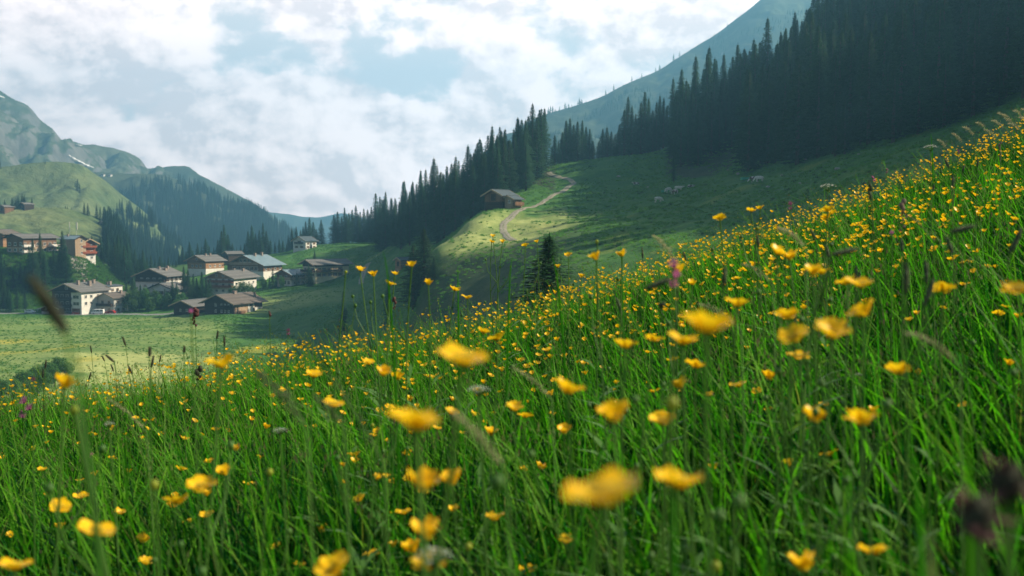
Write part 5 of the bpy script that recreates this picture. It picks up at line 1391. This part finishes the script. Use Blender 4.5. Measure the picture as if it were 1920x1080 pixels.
# the rest: a thin random stand, dense along the crest and on the upper right
n = 18500
x, y, r = spots(n, 1.5, 13.5, -45, 50, p=.72)
u = x / y * FPX + 960
q = rng.random(n) < np.clip((.20 + .55 * smooth(2.0, 6.0, r)) * np.interp(u, [-200, 250, 500, 700, 1400, 1900, 2300], [.5, .35, .8, 1, 1, .9, .9]) * np.clip(.75 + .9 * perlin(x * .8 + 9, y * .8), .1, 1.2), 0, 1)
x, y, r, u = x[q], y[q], r[q], u[q]
hh = rng.uniform(.30, .52, len(x)) * np.clip(.75 + r * .06, .8, 1.05); g = ground(x, y)
sc = rng.uniform(.66, 1.08, len(x))
size_px = bsz * sc * FPX / r * ((u > 0) & (u < 1920))
od = np.argsort(-size_px); NB = 298 - nplaced
for i in od[:NB]:
    buttercup(Vector((x[i], y[i], g[i] + hh[i])), bsz * sc[i], GL, GN)
rest_i = od[NB:]
print('buttercups', len(x), 'rest', len(rest_i), 'smallest individual px', size_px[od[NB - 1]])
def mass_flowers(idx):
    """low, light copies joined into one mesh"""
    out_ = []
    tv, tf = [], []
    for k in range(5):
        v, f = petal_grid(6.283 * k / 5, .85, random, 2, 2); m = len(tv); tv += v; tf += [tuple(m + q for q in ff) for ff in f]
    tv, tf = np.array(tv), np.array(tf); N_ = len(idx)
    a = rng.uniform(0, 6.28, N_); t1 = rng.normal(0, .3, N_); t2 = rng.normal(0, .3, N_)
    s = sc[idx][:, None] * rng.uniform(.85, 1.05, (N_, 1))
    X = tv[None, :, 0] * np.cos(a)[:, None] - tv[None, :, 1] * np.sin(a)[:, None]; Yv = tv[None, :, 0] * np.sin(a)[:, None] + tv[None, :, 1] * np.cos(a)[:, None]
    Z = tv[None, :, 2] + X * np.sin(t1)[:, None] + Yv * np.sin(t2)[:, None]
    P_ = np.stack([x[idx][:, None] + X * s, y[idx][:, None] + Yv * s, (g[idx] + hh[idx])[:, None] + Z * s], -1).reshape(-1, 3)
    F_ = (np.arange(N_)[:, None, None] * len(tv) + tf[None]).reshape(-1, 4)
    o = mesh_np('buttercup_drift', P_, F_, M['petal'], smoothf=True)
    tag(o, 'countless small yellow buttercups crowding the upper meadow and its crest', kind='stuff')
    b = blades('buttercup_stems', x[idx], y[idx], hh[idx] + .02, np.full(N_, .0026), np.zeros(N_), np.zeros(N_), np.zeros(N_), np.tile([.07, .16, .03], (N_, 1)), M['blade'], 'thin green stems under the mass of small buttercups', S=2)
mass_flowers(rest_i)

# ------------------------------------------------------------------ other plants of the meadow, one by one
def stem_pts(p, bend=(0, 0), n=6, over=0.0, head=.0):
    """points from the ground up to p; over > 0 lets the top nod"""
    g0 = Vector((p.x + bend[0], p.y + bend[1], 0)); g0.z = gz(g0.x, g0.y)
    pts = []
    for i in range(n):
        t = i / (n - 1); q = g0.lerp(p, t)
        q.x = g0.x + (p.x - g0.x) * (t ** 1.6); q.y = g0.y + (p.y - g0.y) * (t ** 1.6)
        pts.append(q)
    return pts
def plant(name, p, label, cat, group=None):
    g = Vector((p.x, p.y, gz(p.x, p.y))); r_ = empty(name, g, 0, label, cat, group); r_['kind'] = 'thing'; return r_, g
def rel(pts, g): return [Vector(q) - g for q in pts]
def foxtail(px, py, wpx, hpx, lab, ang=0.0, mat='foxtail', Y=None, grp=None, dia=.007):
    """tight cylindrical grass head; ang leans it in the picture"""
    Y = Y or dia * FPX / wpx; p = at(px, py, Y); l = hpx / FPX * Y
    r, g = plant('foxtail_grass', p, lab, 'grass', grp)
    d = Vector((math.sin(ang), random.uniform(-.1, .1), math.cos(ang))).normalized()
    a, b = p - d * l / 2, p + d * l / 2
    base = Vector((a.x - d.x * .2, a.y, 0)); base.z = gz(base.x, base.y)
    k = [base.lerp(a, t) for t in (0, .5, .85)]; k[1] += Vector((-d.x * .03, 0, .0)); k += [a, b]
    MB().tube(rel(k, g), [.0014, .0012, .001, .001, .0006], 5, False).build('stem', M['stem'], r, True)
    mb = MB(); rr = dia / 2; n = 9
    pts = []; rad = []
    for i in range(n):
        t = i / (n - 1); q = a.lerp(b, t) + Vector((0, 0, -.0)) + Vector((math.sin(t * 2) * l * .05, 0, 0)); pts.append(q); rad.append(rr * (math.sin(math.pi * min(.97, max(.05, t * .93 + .05))) ** .45))
    mb.tube(rel(pts, g), rad, 8)
    for i in range(150):       # bristles
        t = random.random(); q = a.lerp(b, t) + Vector((math.sin(t * 2) * l * .05, 0, 0)) - g; th = random.uniform(0, 6.28)
        e = Vector((math.cos(th), math.sin(th), .7)).normalized(); q2 = q + e * rr * 1.5; s = rr * .10
        mb.tri(q + Vector((0, 0, -s)), q + Vector((0, 0, s)), q2)
    mb.build('seed_head', M[mat], r, True)
for i, (px, py, w_, h_, a) in enumerate([(1775,306,5,18,-.5),(1806,316,4,15,.2),(1786,340,6,22,-.1),(1631,349,6,20,-.35),(1630,363,6,22,-.3),(1833,306,4,14,0),(1524,440,6,22,-.5),(1903,452,10,52,.35),(1779,460,8,34,-.4),(1604,514,7,28,0),
     (1697,522,12,60,-.1),(1735,510,10,46,-.1),(1740,549,11,54,.25),(1610,520,5,24,.1),(1420,452,6,24,-.2),(1357,520,10,36,0),(1160,575,6,34,-.35),(1204,475,4,20,-.1),(1283,480,5,18,-.4),(1550,470,6,26,-.3),(1750,352,4,14,.1),(1690,460,7,24,-.1)]):
    foxtail(px, py, w_, h_, 'dark green foxtail grass with a tight upright head', a, grp='dark foxtail heads in the upper meadow')
foxtail(1583,472,11,50,'foxtail head lying almost level above the middle of the slope', 1.35); foxtail(1806,429,11,44,'dark foxtail head lying level near the upper flowers', 1.3)
foxtail(1233,532,12,48,'curved green foxtail head bowed beside the pink campion', 1.15)
for px, py, w_, h_, a in [(205,672,5,22,-.9),(232,640,4,18,-.4),(193,672,3,12,-.5),(280,660,7,18,0),(285,678,5,22,.15),(420,640,4,20,-.1),(407,628,4,16,.1),(345,655,5,12,0),(243,693,4,20,-.5),(170,655,3,14,-.2),(80,700,4,16,0),(85,683,4,16,.1),(168,705,3,16,.3),(210,690,3,14,-.4),(300,672,3,14,.2)]:
    foxtail(px, py, w_, h_, 'small dark foxtail grass against the pale hay field', a, 'darkhead', grp='small foxtail heads on the lower crest')
foxtail(86, 572, 27, 128, 'very close blurred dark grass head leaning before the village', -.62, 'darkhead', Y=.50)
# pale dry heads
def panicle(px, py, dx, dy, w_, lab, Y, mat='straw', grp=None):
    """arching pale head from a lower right point up to a drooping tip, given in pixels"""
    a, b = at(px, py, Y), at(px + dx, py + dy, Y * 1.02)
    r, g = plant('bent_grass', b, lab, 'grass', grp)
    gb = Vector((b.x, b.y, gz(b.x, b.y)))
    ctrl = a.lerp(b, .5) + Vector((0, 0, abs(b.x - a.x) * .22))
    def q(t): return (1 - t) ** 2 * b + 2 * t * (1 - t) * ctrl + t * t * a
    MB().tube(rel([gb, gb.lerp(b, .6) + Vector((.01, 0, 0)), b, q(.4), q(.8), a], g), [.0015, .0013, .001, .0008, .0006, .0004], 5, False).build('stem', M['stem'], r, True)
    mb = MB(); w = w_ / FPX * Y / 2
    for i in range(260):
        t = random.uniform(.12, 1); c = q(t) - g; k = w * math.sin(math.pi * min(.96, .1 + t * .86)) ** .6
        o = Vector((random.gauss(0, .5), random.gauss(0, .5), random.gauss(0, .5))) * k
        s = w * .16; d = (q(min(1, t + .05)) - q(t)).normalized() * s * 3.0; n_ = Vector((random.uniform(-1, 1), random.uniform(-1, 1), random.uniform(-1, 1))) * s
        mb.quad(c + o - n_ * .6, c + o + d * .5 - n_, c + o + d, c + o + n_)
    mb.build('seed_head', M[mat], r)
panicle(1700,625,100,62,16,'pale straw coloured bowed grass head over the dark grass', .95)
panicle(850,775,100,110,22,'thick pale close grass head slanting down through the meadow middle', .62)
panicle(1225,442,40,46,11,'pale feathery grass head nodding above the campion', 2.0)
panicle(1460,428,52,40,13,'pale beige grass head bowed among the upper buttercups', 1.5)
panicle(1310,570,80,50,12,'brownish dry grass head running down from the pink campion', 1.3)
panicle(1390,495,60,40,10,'pale thin grass head beside the middle flower row', 1.5)
panicle(960,690,75,60,11,'pale curved grass head left of the double flower', 1.4)
panicle(485,700,90,100,26,'broad green grey grass panicle arching in the left meadow', .8, 'foxtail')
panicle(590,745,55,55,20,'green grey grass panicle next to the broad arching one', .85, 'foxtail')
panicle(600,680,120,190,16,'long slanting grey green grass head in the left centre', .9, 'foxtail')
panicle(1690,400,60,50,8,'brown dry stalk bowed in the upper right meadow', 2.2, 'brownpod')
panicle(205,750,70,60,9,'thin pale grass spray before the lower crest', 1.8)
for i, (px, py) in enumerate([(1805,238),(1830,230),(1880,215),(1900,208),(1860,226),(1910,220),(1785,250),(1758,262),(1890,232),(1845,243),(1915,205),(1870,212)]):
    panicle(px, py, random.uniform(14, 26), random.uniform(10, 22), 7, 'feathery pale grass spray catching light along the highest crest', random.uniform(6.5, 8.5), grp='feathery grass sprays on the highest crest')
# long individual blades that stand out, built as solid folded strips
def leaf_blade(px, py, bx, by, wpx, Y, lab, tone=(.06, .2, .02)):
    tp, bt = at(px, py, Y), at(bx, by, Y)
    base = Vector((bt.x + (bt.x - tp.x) * .3, Y, 0)); base.z = gz(base.x, base.y)
    w = wpx / FPX * Y / 2; n = 12; V = []; C = []
    mid = bt
    for i in range(n + 1):
        t = i / n; q = (1 - t) ** 2 * base + 2 * t * (1 - t) * (mid * 1.0) + t * t * tp
        k = w * min(1, (1 - t) ** .6 * 1.3) + .0002
        V += [(q.x - k, q.y, q.z), (q.x, q.y + k * .5, q.z), (q.x + k, q.y, q.z)]; C += [(*tone, 1)] * 3
    F = []
    for i in range(n): F += [(3*i, 3*i+1, 3*i+4, 3*i+3), (3*i+1, 3*i+2, 3*i+5, 3*i+4)]
    o = mesh_np('grass_blade', np.array(V), np.array(F), M['blade'], smoothf=True, attr={'tone': np.array(C)})
    me = o.data; o.location = base; me.transform(Matrix.Translation(-base)); tag(o, lab, 'grass', None, 'thing')
for a in [(140,640,200,900,14,.6,'blurred pale green blade rising from the lower left before the fields', (.10, .2, .06)), (1700,800,1760,1010,18,.62,'bright backlit broad blade in the lower right grass'), (1260,860,1275,1060,16,.6,'bright green blurred blade under the round large flower'),
          (1112,1000,1110,1080,18,.6,'backlit blade directly under the widest low flower'), (718,468,745,560,5,1.9,'slim upright blade poking above the crest beside the flower group'), (1035,478,1062,560,5,2.6,'slim leaning blade before the young dark spruce'),
          (858,498,860,560,4,3.2,'slim upright blade standing over the dark ravine'), (960,480,950,540,4,2.8,'slim blade crossing the ravine next to the tall thin flowers'), (1163,455,1170,500,3,3.6,'thin pointed blade on the crest right of the young spruce'),
          (1430,1010,1440,1080,16,.7,'wide green blade at the lower edge near the cup flower'), (1810,790,1835,960,20,.6,'broad olive blade beside the blurred dark heads', (.09, .22, .02)), (1745,248,1752,290,3,6.0,'single bright blade sticking up from the upper crest')]:
    leaf_blade(*a)
# campions and other purple flowers
def campion(px, py, wpx, lab, Y, mat='pink', n=2, grp=None):
    p = at(px, py, Y); r, g = plant('campion', p, lab, 'flower', grp)
    MB().tube(rel(stem_pts(p, (random.uniform(-.03, .03), .02)), g), [.0019, .0018, .0016, .0014, .0012, .001], 5, False).build('stem', M['stem'], r, True)
    s = wpx / FPX * Y
    for k in range(n):
        c = p - g + Vector((random.uniform(-.35, .35) * s * (k > 0), random.uniform(-.2, .2) * s, -.55 * s * k + .1 * s))
        mb = MB(); ax = Vector((random.uniform(-.7, .7), -.6, random.uniform(.1, .8))).normalized(); A = ax.orthogonal().normalized(); B = ax.cross(A)
        cx = MB(); cx.ball(c - ax * s * .18, s * .14, 1, 1, 1.3, 7, 5); cal = cx.build('calyx', M['calyx'], r, True)
        for j in range(10):
            a = 6.283 * j / 10; d = A * math.cos(a) + B * math.sin(a); e = A * math.cos(a + .9) + B * math.sin(a + .9)
            f = s * random.uniform(.32, .45)
            mb.quad(c, c + d * f * .6 + e * f * .18, c + d * f + ax * f * .15, c + d * f * .6 - e * f * .15)
        mb.build('blossom', M[mat], r)
campion(1262, 497, 34, 'pink campion close and blurred in front of the flowering slope, upper blossom lit', 1.2, n=3)
campion(1673, 437, 14, 'single bright pink campion in the middle of the upper right grass', 2.2, n=1)
campion(1482, 383, 14, 'dusky pink campion on the crest left of the tall foxtails', 2.6, 'purple')
campion(1637, 333, 10, 'pink campion near the crest among small flowers', 3.4); campion(1663, 318, 9, 'purple pink campion on the crest under the dark forest', 3.6, 'purple')
campion(62, 712, 17, 'wine red clover-like flower at the far left of the lower crest', 1.7, 'purple', 1); campion(45, 752, 26, 'tall mauve flower spike blurred at the left edge', 2.4, 'purple', 3)
campion(540, 620, 12, 'small purple campion on the crest under the farmhouse slope', 3.0, 'purple', 2); campion(172, 852, 9, 'tiny pink flower deep in the left grass', 1.9); campion(358, 584, 13, 'small pink blossom against the farmhouse beside a dark head', 1.3, 'pink', 1)
campion(1797, 283, 7, 'reddish flower spike before the dark forest on the upper crest', 5.0, 'purple'); campion(1085, 545, 9, 'dark pink flower in the dense crest flowers', 4.0, 'purple', 1)
def spike(px, py, hpx, wpx, Y, lab, mat='calyx', down=None):
    """upright stalk with whorled dark heads, like sorrel or dock"""
    p = at(px, py, Y); r, g = plant('sorrel', p, lab, 'flower'); sp = stem_pts(p, (.01, .0))
    MB().tube(rel(sp, g), [.0018, .0017, .0015, .0013, .0012, .001], 5, False).build('stem', M['stem'], r, True)
    mb = MB(); s = wpx / FPX * Y; l = hpx / FPX * Y
    for k in range(9):
        c = p - g - Vector((random.uniform(-.1, .1) * s, 0, l * k / 9)); mb.ball(c + Vector((random.uniform(-.25, .25) * s, random.uniform(-.2, .2) * s, 0)), s * random.uniform(.18, .42) * (1 if k < 4 else .5), 1, 1, 1.2, 7, 5, .2)
    mb.build('seed_head', M[mat], r, True)
spike(365, 580, 34, 15, 3.6, 'dark brown headed stalk standing before the farmhouse', 'calyx'); spike(372, 690, 24, 13, 3.2, 'shorter dark headed stalk just below the one before the farmhouse', 'darkhead')
spike(1692, 378, 60, 13, 2.0, 'stalk with bladder-like brownish seed pods high in the right meadow', 'brownpod'); spike(1876, 268, 36, 8, 3.4, 'brown jointed stalk near the upper right crest', 'brownpod')
spike(740, 560, 22, 8, 2.8, 'dark purple seed stalk on the dark crest beside the flower group', 'calyx'); spike(505, 585, 16, 6, 3.0, 'slim dark stalk on the lower crest', 'calyx')
spike(1240, 570, 14, 12, 1.3, 'round dark brown head under the pink campion', 'darkhead')
def knapweed(px, py, wpx, Y, lab):
    p = at(px, py, Y); r, g = plant('knapweed', p, lab, 'flower')
    MB().tube(rel(stem_pts(p, (.02, .01)), g), [.0034, .003, .003, .0026, .0024, .002], 6, False).build('stem', M['stem'], r, True)
    s = wpx / FPX * Y; c = p - g
    MB().ball(c, s * .33, 1, 1, 1.25, 12, 8, .22).build('seed_head', M['darkhead'], r, True)
    mb = MB()
    for k in range(34):
        a = 2.4 * k; d = Vector((math.cos(a), math.sin(a), random.uniform(-.9, 1.2))).normalized(); q = c + d * s * .2; e = c + d * s * random.uniform(.4, .85); n_ = Vector((-math.sin(a), math.cos(a), random.uniform(-.5, .5))) * s * random.uniform(.05, .13)
        mb.quad(q - n_, e - n_ * .4, e + n_ * .4, q + n_)
    mb.build('bract', M['calyx'], r)
knapweed(1890, 905, 92, .42, 'very close blurred dark knapweed head, higher of two at the right edge'); knapweed(1835, 970, 100, .40, 'very close blurred dark knapweed head, lower of two at the right edge')
leaf_blade(1738, 975, 1770, 1010, 26, .42, 'short pale blurred bract beside the lower dark knapweed head', (.35, .3, .2))
# white umbels
def umbel(px, py, wpx, Y, lab, dense=16):
    p = at(px, py, Y); r, g = plant('white_umbel', p, lab, 'flower'); s = wpx / FPX * Y / 2
    low = p - Vector((0, 0, s * .9))
    mb = MB().tube(rel(stem_pts(low, (.02, 0)), g), [.0026, .0024, .0022, .002, .0018, .0018], 5, False)
    fl = MB()
    for k in range(dense):
        a = k * 2.4; q = s * math.sqrt((k + .5) / dense); e = p + Vector((math.cos(a) * q, math.sin(a) * q, -q * q / s * .35))
        mb.tube([low - g, e - g], [.0009, .0006], 4, False)
        for j in range(16):
            d = Vector((random.gauss(0, 1), random.gauss(0, 1), random.gauss(0, .35))) * s * .10; c = e - g + d; w = s * .045; t = random.uniform(0, 3)
            fl.quad(c + Vector((w * math.cos(t), w * math.sin(t), 0)), c + Vector((-w * math.sin(t), w * math.cos(t), w * .4)), c - Vector((w * math.cos(t), w * math.sin(t), 0)), c + Vector((w * math.sin(t), -w * math.cos(t), w * .4)))
    mb.build('stem', M['stem'], r); fl.build('floret', M['white'], r)
umbel(898, 724, 44, 1.25, 'white umbel seen edge on beneath the slanting large flower'); umbel(812, 1030, 72, .75, 'whitish umbel behind the lowest flowers in the lower middle'); umbel(1552, 345, 30, 4.4, 'white umbel on the crest before the pasture')
umbel(1745, 272, 26, 5.2, 'white umbel high on the right crest'); umbel(525, 803, 28, 1.6, 'small white umbel deep in the left meadow'); umbel(205, 792, 20, 1.7, 'small pale umbel in the far left grass'); umbel(1610, 700, 16, 1.9, 'small white umbel in the dark right grass')
